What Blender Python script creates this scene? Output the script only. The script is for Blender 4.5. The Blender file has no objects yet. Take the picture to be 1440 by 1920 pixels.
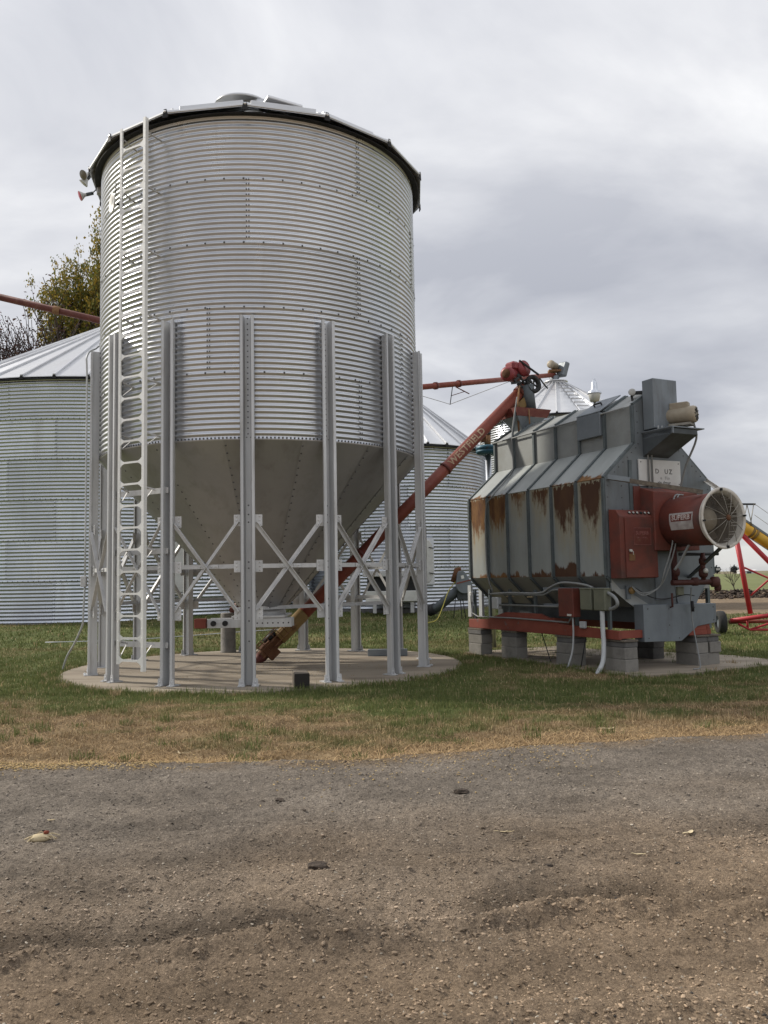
import bpy, bmesh, math, random
import numpy as np
from mathutils import Vector, Matrix

random.seed(7); np.random.seed(7)
PI = math.pi
sin, cos, rad = math.sin, math.cos, math.radians
scene = bpy.context.scene
COL = scene.collection

# ------------------------------------------------------------------ camera
cam_data = bpy.data.cameras.new('camera')
cam = bpy.data.objects.new('camera', cam_data); COL.objects.link(cam)
cam_data.sensor_fit = 'VERTICAL'; cam_data.sensor_height = 36.0
cam_data.lens = 36.0 * 1550 / 1920
cam_data.clip_end = 6000; cam_data.clip_start = 0.05
cam.matrix_world = (Matrix.Translation((0, 0, 1.35)) @ Matrix.Rotation(PI/2 + .0789, 4, 'X') @ Matrix.Rotation(-.0182, 4, 'Z'))
scene.camera = cam
scene.render.resolution_x = 768; scene.render.resolution_y = 1024

# ------------------------------------------------------------------ light: thin autumn sun from the left, bright cloud
SUN_EL = rad(36)
SUN_DIR = Vector((-cos(rad(25)) * cos(SUN_EL), sin(rad(25)) * cos(SUN_EL), sin(SUN_EL)))   # towards the sun
sd = bpy.data.lights.new('sun', 'SUN'); sd.energy = 3.3; sd.angle = rad(3.5); sd.color = (1, .93, .82)
sun = bpy.data.objects.new('sun', sd); COL.objects.link(sun)
sun.rotation_euler = SUN_DIR.to_track_quat('Z', 'Y').to_euler()
sun.location = (-20, 10, 30)

world = bpy.data.worlds.new('World'); scene.world = world; world.use_nodes = True
nt = world.node_tree; nt.nodes.clear()
def WN(t, **k):
    n = nt.nodes.new(t)
    for a, b in k.items(): setattr(n, a, b)
    return n
wl = nt.links.new
w_out = WN('ShaderNodeOutputWorld'); w_bg = WN('ShaderNodeBackground'); w_bg.inputs['Strength'].default_value = .1
w_sky = WN('ShaderNodeTexSky', sky_type='NISHITA', sun_disc=False)
w_sky.sun_elevation = SUN_EL; w_sky.sun_rotation = math.atan2(SUN_DIR.x, SUN_DIR.y)
w_tc = WN('ShaderNodeTexCoord'); w_sep = WN('ShaderNodeSeparateXYZ'); wl(w_tc.outputs['Generated'], w_sep.inputs[0])
# project the view direction on a flat cloud deck
w_z = WN('ShaderNodeMath', operation='MAXIMUM'); wl(w_sep.outputs['Z'], w_z.inputs[0]); w_z.inputs[1].default_value = 0.0
w_za = WN('ShaderNodeMath', operation='ADD'); wl(w_z.outputs[0], w_za.inputs[0]); w_za.inputs[1].default_value = .34
w_dx = WN('ShaderNodeMath', operation='DIVIDE'); wl(w_sep.outputs['X'], w_dx.inputs[0]); wl(w_za.outputs[0], w_dx.inputs[1])
w_dy = WN('ShaderNodeMath', operation='DIVIDE'); wl(w_sep.outputs['Y'], w_dy.inputs[0]); wl(w_za.outputs[0], w_dy.inputs[1])
w_cv = WN('ShaderNodeCombineXYZ'); wl(w_dx.outputs[0], w_cv.inputs['X']); wl(w_dy.outputs[0], w_cv.inputs['Y'])
w_map = WN('ShaderNodeMapping'); wl(w_cv.outputs[0], w_map.inputs['Vector']); w_map.inputs['Location'].default_value = (5.1, 2.6, 0)
w_map.inputs['Rotation'].default_value = (0, 0, rad(-24)); w_map.inputs['Scale'].default_value = (.75, 1.15, 1)
w_n1 = WN('ShaderNodeTexNoise'); wl(w_map.outputs[0], w_n1.inputs['Vector'])
w_n1.inputs['Scale'].default_value = 2.2; w_n1.inputs['Detail'].default_value = 7; w_n1.inputs['Roughness'].default_value = .52; w_n1.inputs['Distortion'].default_value = .35
w_n2 = WN('ShaderNodeTexNoise'); wl(w_map.outputs[0], w_n2.inputs['Vector'])
w_n2.inputs['Scale'].default_value = .62; w_n2.inputs['Detail'].default_value = 4; w_n2.inputs['Roughness'].default_value = .5
w_ramp = WN('ShaderNodeValToRGB'); wl(w_n1.outputs['Fac'], w_ramp.inputs[0])
e = w_ramp.color_ramp.elements
e[0].position = .37; e[0].color = (5.7, 5.85, 6.35, 1)
e[1].position = .62; e[1].color = (9.2, 9.25, 9.4, 1)
m = e.new(.5); m.color = (7.35, 7.45, 7.8, 1)
w_ramp2 = WN('ShaderNodeValToRGB'); wl(w_n2.outputs['Fac'], w_ramp2.inputs[0])
e = w_ramp2.color_ramp.elements
e[0].position = .36; e[0].color = (.82, .83, .86, 1); e[1].position = .66; e[1].color = (1.13, 1.12, 1.10, 1)
w_mul = WN('ShaderNodeMix', data_type='RGBA', blend_type='MULTIPLY'); w_mul.inputs['Factor'].default_value = 1
wl(w_ramp.outputs[0], w_mul.inputs['A']); wl(w_ramp2.outputs[0], w_mul.inputs['B'])
# a strip of thinner cloud low over the horizon lets the clear sky through
w_low = WN('ShaderNodeMapRange'); wl(w_sep.outputs['Z'], w_low.inputs['Value'])
w_low.inputs['From Min'].default_value = .02; w_low.inputs['From Max'].default_value = .1
w_low.inputs['To Min'].default_value = .32; w_low.inputs['To Max'].default_value = .05
w_mix = WN('ShaderNodeMix', data_type='RGBA'); wl(w_low.outputs[0], w_mix.inputs['Factor'])
w_zp = WN('ShaderNodeMath', operation='POWER'); wl(w_z.outputs[0], w_zp.inputs[0]); w_zp.inputs[1].default_value = 1.4
w_zm = WN('ShaderNodeMath', operation='MULTIPLY_ADD'); wl(w_zp.outputs[0], w_zm.inputs[0]); w_zm.inputs[1].default_value = .34; w_zm.inputs[2].default_value = .84   # cloud decks brighten towards the zenith
w_scl = WN('ShaderNodeVectorMath', operation='SCALE'); wl(w_mul.outputs['Result'], w_scl.inputs[0]); wl(w_zm.outputs[0], w_scl.inputs['Scale'])
wl(w_scl.outputs[0], w_mix.inputs['A']); wl(w_sky.outputs[0], w_mix.inputs['B'])
wl(w_mix.outputs['Result'], w_bg.inputs['Color']); wl(w_bg.outputs[0], w_out.inputs['Surface'])

vs = scene.view_settings
vs.view_transform = 'Standard'; vs.look = 'None'; vs.exposure = 0.18; vs.gamma = 1; vs.use_curve_mapping = False
scene.cycles.max_bounces = 6; scene.cycles.diffuse_bounces = 3; scene.cycles.glossy_bounces = 3
scene.cycles.sample_clamp_indirect = 4.0; scene.cycles.caustics_reflective = False; scene.cycles.caustics_refractive = False

# ------------------------------------------------------------------ materials
MATS = {}
def material(name, col, rough=.6, metal=0.0, col2=None, nscale=3.0, namt=1.0, detail=5, stretch=(1, 1, 1), bump=0.0, bscale=40.0, dirt=None, dscale=1.5, dthr=(.55, .7), dstretch=(1, 1, 1), rvar=.15, emit=None, spec=None):
    m = bpy.data.materials.new(name); m.use_nodes = True
    n = m.node_tree.nodes; l = m.node_tree.links.new
    b = n['Principled BSDF']
    b.inputs['Roughness'].default_value = rough; b.inputs['Metallic'].default_value = metal
    if spec is not None: b.inputs['Specular IOR Level'].default_value = spec
    tc = n.new('ShaderNodeTexCoord'); oi = n.new('ShaderNodeObjectInfo')
    off = n.new('ShaderNodeVectorMath'); off.operation = 'SCALE'; off.inputs[0].default_value = (17.3, 9.1, 23.7); l(oi.outputs['Random'], off.inputs['Scale'])
    add = n.new('ShaderNodeVectorMath'); add.operation = 'ADD'; l(tc.outputs['Object'], add.inputs[0]); l(off.outputs[0], add.inputs[1])
    mp = n.new('ShaderNodeMapping'); l(add.outputs[0], mp.inputs['Vector']); mp.inputs['Scale'].default_value = stretch
    nz = n.new('ShaderNodeTexNoise'); l(mp.outputs[0], nz.inputs['Vector']); nz.inputs['Scale'].default_value = nscale; nz.inputs['Detail'].default_value = detail; nz.inputs['Roughness'].default_value = .6
    rp = n.new('ShaderNodeValToRGB'); l(nz.outputs['Fac'], rp.inputs[0])
    c2 = col2 if col2 else tuple(c * .72 for c in col)
    rp.color_ramp.elements[0].position = .32; rp.color_ramp.elements[1].position = .68
    rp.color_ramp.elements[0].color = (*[col[i] + (c2[i] - col[i]) * namt for i in range(3)], 1)
    rp.color_ramp.elements[1].color = (*col, 1)
    out = rp.outputs[0]
    if dirt:
        mp2 = n.new('ShaderNodeMapping'); l(add.outputs[0], mp2.inputs['Vector']); mp2.inputs['Scale'].default_value = dstretch
        n2 = n.new('ShaderNodeTexNoise'); l(mp2.outputs[0], n2.inputs['Vector']); n2.inputs['Scale'].default_value = dscale; n2.inputs['Detail'].default_value = 8; n2.inputs['Roughness'].default_value = .65
        mr = n.new('ShaderNodeMapRange'); l(n2.outputs['Fac'], mr.inputs['Value']); mr.inputs['From Min'].default_value = dthr[0]; mr.inputs['From Max'].default_value = dthr[1]
        mx = n.new('ShaderNodeMix'); mx.data_type = 'RGBA'; l(mr.outputs[0], mx.inputs['Factor']); l(out, mx.inputs['A']); mx.inputs['B'].default_value = (*dirt, 1)
        out = mx.outputs['Result']
    vr = n.new('ShaderNodeMapRange'); l(oi.outputs['Random'], vr.inputs['Value']); vr.inputs['To Min'].default_value = .86; vr.inputs['To Max'].default_value = 1.06
    vm = n.new('ShaderNodeVectorMath'); vm.operation = 'SCALE'; l(out, vm.inputs[0]); l(vr.outputs[0], vm.inputs['Scale']); out = vm.outputs[0]
    l(out, b.inputs['Base Color'])
    rr = n.new('ShaderNodeMapRange'); l(nz.outputs['Fac'], rr.inputs['Value'])
    rr.inputs['From Min'].default_value = .3; rr.inputs['From Max'].default_value = .7
    rr.inputs['To Min'].default_value = min(1, rough + rvar); rr.inputs['To Max'].default_value = max(.05, rough - rvar * .4)
    l(rr.outputs[0], b.inputs['Roughness'])
    if bump:
        nb = n.new('ShaderNodeTexNoise'); l(tc.outputs['Object'], nb.inputs['Vector']); nb.inputs['Scale'].default_value = bscale; nb.inputs['Detail'].default_value = 6
        bp = n.new('ShaderNodeBump'); bp.inputs['Strength'].default_value = bump; bp.inputs['Distance'].default_value = .02
        l(nb.outputs['Fac'], bp.inputs['Height']); l(bp.outputs[0], b.inputs['Normal'])
    MATS[name] = m
    return m

G = material
G('galv_new', (.655, .675, .71), .28, .8, (.59, .61, .645), 2.5, detail=6, stretch=(1, 1, .35), rvar=.08, dirt=(.52, .52, .52), dscale=1.1, dthr=(.62, .85), dstretch=(3, 3, .3))
G('galv_old', (.66, .69, .74), .25, .85, (.53, .56, .61), 1.2, detail=6, stretch=(1, 1, .3), rvar=.1, dirt=(.46, .46, .46), dscale=.9, dthr=(.58, .85), dstretch=(2, 2, .25))
G('galv_roof', (.72, .73, .75), .38, .6, (.64, .65, .67), 1.5, rvar=.1)
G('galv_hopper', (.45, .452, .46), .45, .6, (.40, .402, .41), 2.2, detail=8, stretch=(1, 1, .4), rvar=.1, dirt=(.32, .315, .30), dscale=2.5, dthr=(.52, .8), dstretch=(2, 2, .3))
G('galv_leg', (.66, .67, .68), .45, .35, (.53, .54, .55), 5, stretch=(1, 1, .12), rvar=.12, bump=.02, bscale=60, dirt=(.36, .35, .33), dscale=3, dthr=(.55, .85), dstretch=(3, 3, .35))
G('galv_brace', (.66, .66, .66), .58, .25, (.55, .55, .55), 8, rvar=.12, dirt=(.38, .37, .35), dscale=5, dthr=(.55, .85))
G('bolt', (.16, .16, .165), .45, .8, (.09, .09, .09), 30)
G('hole', (.012, .012, .012), .8, 0)
G('dark_metal', (.045, .047, .05), .6, .4, (.03, .03, .03), 6)
G('ladder', (.86, .86, .83), .42, .25, (.76, .76, .74), 6, rvar=.1)
G('concrete', (.36, .305, .235), .9, 0, (.25, .21, .16), 1.2, detail=9, stretch=(.5, 1.6, 1), bump=.25, bscale=60, dirt=(.17, .135, .10), dscale=.9, dthr=(.47, .68), dstretch=(.35, 2.2, 1))
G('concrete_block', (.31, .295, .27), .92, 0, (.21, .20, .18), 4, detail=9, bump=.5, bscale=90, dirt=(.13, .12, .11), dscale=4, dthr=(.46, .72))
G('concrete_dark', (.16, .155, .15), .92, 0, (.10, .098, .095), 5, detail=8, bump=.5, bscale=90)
G('auger_red', (.27, .065, .038), .55, .1, (.19, .05, .035), 4, detail=8, rvar=.12, dirt=(.30, .16, .11), dscale=5, dthr=(.6, .75))
G('auger_red_old', (.17, .042, .030), .6, .1, (.115, .032, .025), 3, detail=8, dirt=(.20, .10, .06), dscale=6, dthr=(.55, .75))
G('dryer_red', (.20, .047, .029), .6, 0, (.135, .034, .024), 2.5, detail=7, dirt=(.085, .036, .028), dscale=2.2, dthr=(.46, .66))  # dark dirt blotches also carry the painted shade of the fan housing
G('beam_red', (.27, .062, .038), .6, 0, (.20, .046, .03), 3, detail=7, dirt=(.16, .11, .1), dscale=4, dthr=(.62, .68))
G('gas_brown', (.085, .024, .018), .6, .1, (.06, .018, .014), 8)
G('motor_red', (.30, .045, .05), .4, .1, (.22, .03, .035), 5)
G('bright_red', (.55, .04, .05), .45, 0, (.46, .035, .045), 3)
G('yellow', (.62, .36, .03), .5, 0, (.52, .28, .025), 4, dirt=(.3, .17, .05), dscale=5, dthr=(.6, .8))
G('yellow_old', (.27, .175, .06), .65, 0, (.24, .15, .05), 5, detail=8, dirt=(.12, .05, .03), dscale=8, dthr=(.56, .72))
G('steel_grey', (.235, .265, .29), .5, .3, (.195, .22, .245), 3, detail=7, dirt=(.12, .125, .13), dscale=1.4, dthr=(.55, .8), dstretch=(3, 3, .5))
G('steel_dark', (.10, .115, .125), .55, .3, (.075, .085, .09), 4, detail=7)
G('dryer_end', (.20, .225, .24), .55, .25, (.16, .18, .195), 2, detail=8, dirt=(.12, .125, .12), dscale=1.6, dthr=(.5, .8), dstretch=(2, 2, .4))
G('dryer_neck', (.36, .375, .37), .5, .35, (.28, .295, .29), 1.6, detail=8, dirt=(.22, .215, .19), dscale=1.3, dthr=(.5, .8))
G('dryer_rib', (.14, .165, .175), .55, .3, (.10, .12, .125), 5, detail=7)
G('green_box', (.17, .175, .125), .6, .1, (.13, .135, .1), 5)
G('pvc', (.55, .57, .58), .5, 0, (.46, .48, .49), 6)
G('pvc_grey', (.27, .28, .28), .5, 0, (.21, .22, .22), 6)
G('white_paint', (.72, .72, .69), .5, 0, (.58, .58, .55), 4, detail=8, dirt=(.32, .29, .25), dscale=3, dthr=(.62, .85))
G('sign_white', (.74, .74, .72), .5, 0, (.62, .61, .58), 3, detail=8, dirt=(.22, .20, .17), dscale=2.6, dthr=(.62, .86), dstretch=(1, 1, .35))
G('cream_motor', (.40, .35, .27), .55, .1, (.32, .27, .2), 6)
G('fan_ring', (.82, .80, .74), .5, 0, (.55, .5, .43), 5, detail=8)
G('fan_blade', (.20, .165, .13), .6, .2, (.13, .105, .08), 6)
G('wire', (.34, .32, .28), .5, .5, (.26, .24, .2), 9)
G('rubber', (.022, .023, .024), .85, 0, (.035, .034, .032), 8)
G('black', (.015, .015, .016), .7)
G('blue_paint', (.04, .155, .23), .5, .1, (.03, .11, .16), 8, dirt=(.07, .08, .08), dscale=9, dthr=(.55, .7))
G('rust', (.16, .07, .03), .85, .1, (.10, .042, .02), 8, detail=9, bump=.15, bscale=80)
G('rust_light', (.30, .17, .08), .85, .1, (.2, .10, .05), 8, detail=9)
G('wood_old', (.19, .16, .125), .9, 0, (.10, .085, .07), 3, stretch=(1, 8, 8), bump=.3, bscale=40)
G('wood_end', (.022, .02, .018), .95, 0, (.03, .026, .022), 30)
G('letter_cream', (.66, .54, .38), .7, 0, (.45, .28, .18), 14, detail=7)
G('letter_dark', (.03, .03, .03), .8, 0, (.3, .3, .29), 30, detail=6)
G('letter_grey', (.24, .24, .235), .8, 0, (.6, .6, .58), 40, detail=6)
G('letter_white', (.66, .63, .6), .7, 0, (.4, .25, .22), 40)
G('letter_faint', (.30, .14, .13), .7, 0, (.22, .05, .04), 30)
G('decal', (.46, .44, .43), .6, 0, (.30, .26, .25), 12, detail=8)
G('glass_lamp', (.62, .62, .58), .3, 0, (.5, .5, .47), 6)
G('lamp_glass_grey', (.20, .185, .15), .2, .3, (.15, .14, .11), 9)
G('lamp_red', (.50, .02, .04), .25, 0, (.4, .015, .03), 6)
G('bark', (.055, .045, .04), .95, 0, (.03, .025, .022), 8, stretch=(1, 1, .3))
G('twig', (.06, .04, .035), .95, 0, (.04, .028, .026), 5)
G('husk', (.62, .52, .34), .8, 0, (.45, .36, .21), 12)
G('husk_dark', (.09, .066, .047), .95, 0, (.035, .026, .02), 40, bump=.5, bscale=80)
G('cob_red', (.30, .07, .035), .8)
G('barn_white', (.72, .72, .72), .7)
G('barn_dark', (.05, .06, .075), .8)
G('far_tree', (.045, .05, .055), 1, 0, (.03, .034, .036), .05)
G('yellow_cord', (.55, .47, .08), .6)
def attr_material(name, rough=.9, attr='Col', sss=0, trans=0.0):
    m = bpy.data.materials.new(name); m.use_nodes = True
    n = m.node_tree.nodes; l = m.node_tree.links.new; b = n['Principled BSDF']
    a = n.new('ShaderNodeAttribute'); a.attribute_name = attr; l(a.outputs['Color'], b.inputs['Base Color'])
    b.inputs['Roughness'].default_value = rough; b.inputs['Specular IOR Level'].default_value = .2
    if trans:
        t = n.new('ShaderNodeBsdfTranslucent'); l(a.outputs['Color'], t.inputs['Color'])
        mx = n.new('ShaderNodeMixShader'); mx.inputs[0].default_value = trans
        l(b.outputs[0], mx.inputs[1]); l(t.outputs[0], mx.inputs[2]); l(mx.outputs[0], n['Material Output'].inputs['Surface'])
    MATS[name] = m
    return m
attr_material('blade', .8, trans=.25); attr_material('pebble', .9); attr_material('kernel', .6)

# painted dryer sheet with rust: 'rust' on each object says how far the rust runs down, 'tone' how dark it is
def rust_material():
    m = bpy.data.materials.new('dryer_sheet'); m.use_nodes = True
    n = m.node_tree.nodes; l = m.node_tree.links.new; b = n['Principled BSDF']
    def N(t, **k):
        x = n.new(t)
        for a, c in k.items(): setattr(x, a, c)
        return x
    def math_(op, a, c):
        x = N('ShaderNodeMath', operation=op)
        for i, v in enumerate((a, c)):
            if isinstance(v, (int, float)): x.inputs[i].default_value = v
            else: l(v, x.inputs[i])
        return x.outputs[0]
    tc = N('ShaderNodeTexCoord'); oi = N('ShaderNodeObjectInfo')
    off = N('ShaderNodeVectorMath', operation='SCALE'); off.inputs[0].default_value = (7.3, 19.1, 3.7); l(oi.outputs['Random'], off.inputs['Scale'])
    add = N('ShaderNodeVectorMath', operation='ADD'); l(tc.outputs['Object'], add.inputs[0]); l(off.outputs[0], add.inputs[1])
    def noise(vec, scale, det, st):
        mp = N('ShaderNodeMapping'); l(vec, mp.inputs['Vector']); mp.inputs['Scale'].default_value = st
        z = N('ShaderNodeTexNoise'); l(mp.outputs[0], z.inputs['Vector']); z.inputs['Scale'].default_value = scale; z.inputs['Detail'].default_value = det; z.inputs['Roughness'].default_value = .62
        return z.outputs['Fac']
    sep = N('ShaderNodeSeparateXYZ'); l(tc.outputs['Object'], sep.inputs[0])
    ra = N('ShaderNodeAttribute', attribute_type='OBJECT', attribute_name='rust'); to = N('ShaderNodeAttribute', attribute_type='OBJECT', attribute_name='tone')
    lo = N('ShaderNodeAttribute', attribute_type='OBJECT', attribute_name='low_rust')
    # object space: y runs across the panel 0..0.592, w = depth below the top edge, given in the mesh as z
    depth = math_('MULTIPLY', sep.outputs['Z'], -1.0)
    cy = math_('ABSOLUTE', math_('SUBTRACT', sep.outputs['Y'], .30), 0)
    streak = noise(add.outputs[0], 10, 8, (1, 1, .10))
    patch = noise(add.outputs[0], 4.2, 8, (1, 1, .6))
    fine = noise(add.outputs[0], 22, 9, (1, 1, .35))
    # length left after: rust + noise - depth - off-centre
    v = math_('ADD', ra.outputs['Fac'], math_('MULTIPLY', math_('SUBTRACT', streak, .5), .85))
    v = math_('ADD', v, math_('MULTIPLY', math_('SUBTRACT', patch, .5), .62))
    v = math_('ADD', v, math_('MULTIPLY', math_('SUBTRACT', fine, .5), .62))
    v = math_('SUBTRACT', v, depth)
    v = math_('SUBTRACT', v, math_('MULTIPLY', math_('POWER', math_('MULTIPLY', cy, 3.6), 4.0), .75))
    v = math_('SUBTRACT', v, math_('MULTIPLY', math_('LESS_THAN', ra.outputs['Fac'], .02), 5.0))
    # clean strip right under the top edge, ragged
    top = math_('GREATER_THAN', math_('ADD', depth, math_('MULTIPLY', math_('SUBTRACT', fine, .5), .35)), .01)
    # rust creeping up from the lower edge
    up = math_('SUBTRACT', math_('ADD', math_('ADD', lo.outputs['Fac'], math_('MULTIPLY', math_('SUBTRACT', patch, .5), .40)), math_('MULTIPLY', math_('SUBTRACT', fine, .5), .16)), math_('SUBTRACT', 1.39, depth))
    mr = N('ShaderNodeMapRange'); l(v, mr.inputs['Value']); mr.inputs['From Min'].default_value = -.06; mr.inputs['From Max'].default_value = .16
    mu = N('ShaderNodeMapRange'); l(up, mu.inputs['Value']); mu.inputs['From Min'].default_value = .0; mu.inputs['From Max'].default_value = .04
    rust = math_('MAXIMUM', math_('MULTIPLY', mr.outputs[0], top), mu.outputs[0])
    stain = N('ShaderNodeMapRange'); l(v, stain.inputs['Value']); stain.inputs['From Min'].default_value = -.55; stain.inputs['From Max'].default_value = .05; stain.inputs['To Max'].default_value = .55
    base = N('ShaderNodeValToRGB'); l(noise(add.outputs[0], 2.2, 7, (1, 1, .35)), base.inputs[0])
    base.color_ramp.elements[0].color = (.27, .29, .28, 1); base.color_ramp.elements[1].color = (.38, .405, .40, 1)
    base.color_ramp.elements[0].position = .3; base.color_ramp.elements[1].position = .7
    m1 = N('ShaderNodeMix', data_type='RGBA'); l(stain.outputs[0], m1.inputs['Factor']); l(base.outputs[0], m1.inputs['A']); m1.inputs['B'].default_value = (.36, .29, .15, 1)
    rc = N('ShaderNodeValToRGB'); l(noise(add.outputs[0], 5, 9, (1, 1, .4)), rc.inputs[0])
    rc.color_ramp.elements[0].color = (.11, .045, .02, 1); rc.color_ramp.elements[0].position = .35
    rc.color_ramp.elements[1].color = (.33, .18, .065, 1); rc.color_ramp.elements[1].position = .7
    dk = N('ShaderNodeMix', data_type='RGBA'); l(to.outputs['Fac'], dk.inputs['Factor']); l(rc.outputs[0], dk.inputs['A']); dk.inputs['B'].default_value = (.070, .034, .021, 1)
    m2 = N('ShaderNodeMix', data_type='RGBA'); l(rust, m2.inputs['Factor']); l(m1.outputs['Result'], m2.inputs['A']); l(dk.outputs['Result'], m2.inputs['B'])
    l(m2.outputs['Result'], b.inputs['Base Color'])
    rr = N('ShaderNodeMapRange'); l(rust, rr.inputs['Value']); rr.inputs['To Min'].default_value = .5; rr.inputs['To Max'].default_value = .92
    l(rr.outputs[0], b.inputs['Roughness']); b.inputs['Metallic'].default_value = .12
    bp = N('ShaderNodeBump'); bp.inputs['Strength'].default_value = .18; bp.inputs['Distance'].default_value = .02
    l(rust, bp.inputs['Height']); l(bp.outputs[0], b.inputs['Normal'])
    MATS['dryer_sheet'] = m
rust_material()

# ------------------------------------------------------------------ mesh helpers
def basis(d, up=Vector((0, 0, 1))):
    d = Vector(d).normalized()
    if abs(d.dot(up)) > .99: up = Vector((1, 0, 0))
    s = d.cross(up).normalized(); u = s.cross(d).normalized()
    return d, s, u
class MB:
    def __init__(self): self.v = []; self.f = []; self.sm = []
    def add(self, vs_, fs, smooth=False):
        o = len(self.v); self.v += [tuple(p) for p in vs_]
        for f in fs: self.f.append(tuple(i + o for i in f)); self.sm.append(smooth)
        return self
    def box(self, a, b, M=None):
        x0, y0, z0 = a; x1, y1, z1 = b
        p = [Vector(q) for q in ((x0, y0, z0), (x1, y0, z0), (x1, y1, z0), (x0, y1, z0), (x0, y0, z1), (x1, y0, z1), (x1, y1, z1), (x0, y1, z1))]
        if M: p = [M @ q for q in p]
        return self.add(p, [(3, 2, 1, 0), (4, 5, 6, 7), (0, 1, 5, 4), (1, 2, 6, 5), (2, 3, 7, 6), (3, 0, 4, 7)])
    def beam(self, p0, p1, w, h, up=(0, 0, 1)):
        p0, p1 = Vector(p0), Vector(p1); d, s, u = basis(p1 - p0, Vector(up))
        q = []
        for p in (p0, p1):
            for a, b in ((-1, -1), (1, -1), (1, 1), (-1, 1)): q.append(p + s * (a * w / 2) + u * (b * h / 2))
        return self.add(q, [(3, 2, 1, 0), (4, 5, 6, 7), (0, 1, 5, 4), (1, 2, 6, 5), (2, 3, 7, 6), (3, 0, 4, 7)])
    def angle(self, p0, p1, w, h, t, up=(0, 0, 1), sgn=1):     # L section
        p0, p1 = Vector(p0), Vector(p1); d, s, u = basis(p1 - p0, Vector(up)); s = s * sgn
        prof = [(0, 0), (w, 0), (w, t), (t, t), (t, h), (0, h)]
        q = [p + s * a + u * b for p in (p0, p1) for a, b in prof]
        n = 6
        return self.add(q, [tuple(range(n))[::-1], tuple(range(n, 2 * n))] + [(i, (i + 1) % n, n + (i + 1) % n, n + i) for i in range(n)])
    def prism(self, poly, axis_pts):     # poly: list of 3D points, extruded by vector
        n = len(poly); e = Vector(axis_pts)
        q = [Vector(p) for p in poly] + [Vector(p) + e for p in poly]
        return self.add(q, [tuple(range(n))[::-1], tuple(range(n, 2 * n))] + [(i, (i + 1) % n, n + (i + 1) % n, n + i) for i in range(n)])
    def tube(self, pts, r, n=8, caps=True, smooth=True):
        pts = [Vector(p) for p in pts]; m = len(pts); rs = r if isinstance(r, (list, tuple)) else [r] * m
        d0 = (pts[1] - pts[0]).normalized(); _, s, u = basis(d0)
        q = []
        for i, p in enumerate(pts):
            d = (pts[min(i + 1, m - 1)] - pts[max(i - 1, 0)]).normalized()
            s = (s - d * s.dot(d)).normalized(); u = s.cross(d)
            for k in range(n):
                a = 2 * PI * k / n; q.append(p + (s * cos(a) + u * sin(a)) * rs[i])
        fs = [(i * n + k, i * n + (k + 1) % n, (i + 1) * n + (k + 1) % n, (i + 1) * n + k) for i in range(m - 1) for k in range(n)]
        self.add(q, fs, smooth)
        if caps:
            o = len(self.v) - len(q)
            self.f.append(tuple(o + k for k in range(n))[::-1]); self.sm.append(False)
            self.f.append(tuple(o + (m - 1) * n + k for k in range(n))); self.sm.append(False)
        return self
    def lathe(self, prof, M=None, n=24, smooth=True, a0=0, a1=2 * PI, close=True):
        q = []; full = abs(a1 - a0 - 2 * PI) < 1e-6; nn = n if full else n + 1
        for r, z in prof:
            for k in range(nn):
                a = a0 + (a1 - a0) * k / n; p = Vector((r * cos(a), r * sin(a), z)); q.append(M @ p if M else p)
        fs = []
        for i in range(len(prof) - 1):
            for k in range(n):
                k2 = (k + 1) % nn; fs.append((i * nn + k, i * nn + k2, (i + 1) * nn + k2, (i + 1) * nn + k))
        return self.add(q, fs, smooth)
    def dome(self, c, nrm, r, h=.5, n=6):        # bolt head
        d, s, u = basis(nrm); c = Vector(c)
        q = [c + (s * cos(2 * PI * k / n) + u * sin(2 * PI * k / n)) * r for k in range(n)]
        q += [c + d * r * h + (s * cos(2 * PI * k / n) + u * sin(2 * PI * k / n)) * r * .6 for k in range(n)]
        return self.add(q, [(k, (k + 1) % n, n + (k + 1) % n, n + k) for k in range(n)] + [tuple(range(n, 2 * n))])
    def mesh(self, name, mat, bevel=0, seg=1):
        me = bpy.data.meshes.new(name); me.from_pydata(self.v, [], self.f)
        me.polygons.foreach_set('use_smooth', self.sm)
        if bevel:
            bm = bmesh.new(); bm.from_mesh(me); bmesh.ops.remove_doubles(bm, verts=bm.verts, dist=1e-5)
            bmesh.ops.recalc_face_normals(bm, faces=bm.faces)
            ed = [e_ for e_ in bm.edges if len(e_.link_faces) == 2 and e_.calc_face_angle(0) > rad(35)]
            bmesh.ops.bevel(bm, geom=ed, offset=bevel, segments=seg, affect='EDGES', clamp_overlap=True); bm.to_mesh(me); bm.free()
        else:
            bm = bmesh.new(); bm.from_mesh(me); bmesh.ops.recalc_face_normals(bm, faces=bm.faces); bm.to_mesh(me); bm.free()
        me.materials.append(MATS[mat]); me.update()
        return me
    def build(self, name, mat, parent=None, bevel=0, M=None, seg=1, **props):
        return put(name, self.mesh(name, mat, bevel, seg), parent, M, **props)
def put(name, me, parent=None, M=None, **props):
    o = bpy.data.objects.new(name, me); COL.objects.link(o)
    if parent: o.parent = parent
    if M is not None: o.matrix_local = M
    for k, v in props.items(): o[k] = v
    return o
def tag(o, label, cat, group=None):
    o['label'] = label; o['category'] = cat
    if group: o['group'] = group
    return o
def thing(name, label, cat, loc=(0, 0, 0), rz=0, group=None):
    o = bpy.data.objects.new(name, None); COL.objects.link(o); o.empty_display_size = .2
    o.location = loc; o.rotation_euler = (0, 0, rz)
    return tag(o, label, cat, group)
def T(x, y, z): return Matrix.Translation((x, y, z))
def RZ(a): return Matrix.Rotation(a, 4, 'Z')
def align(p, d):     # matrix placing local +Z along d at p
    return Matrix.Translation(p) @ Vector(d).to_track_quat('Z', 'Y').to_matrix().to_4x4()
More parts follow.
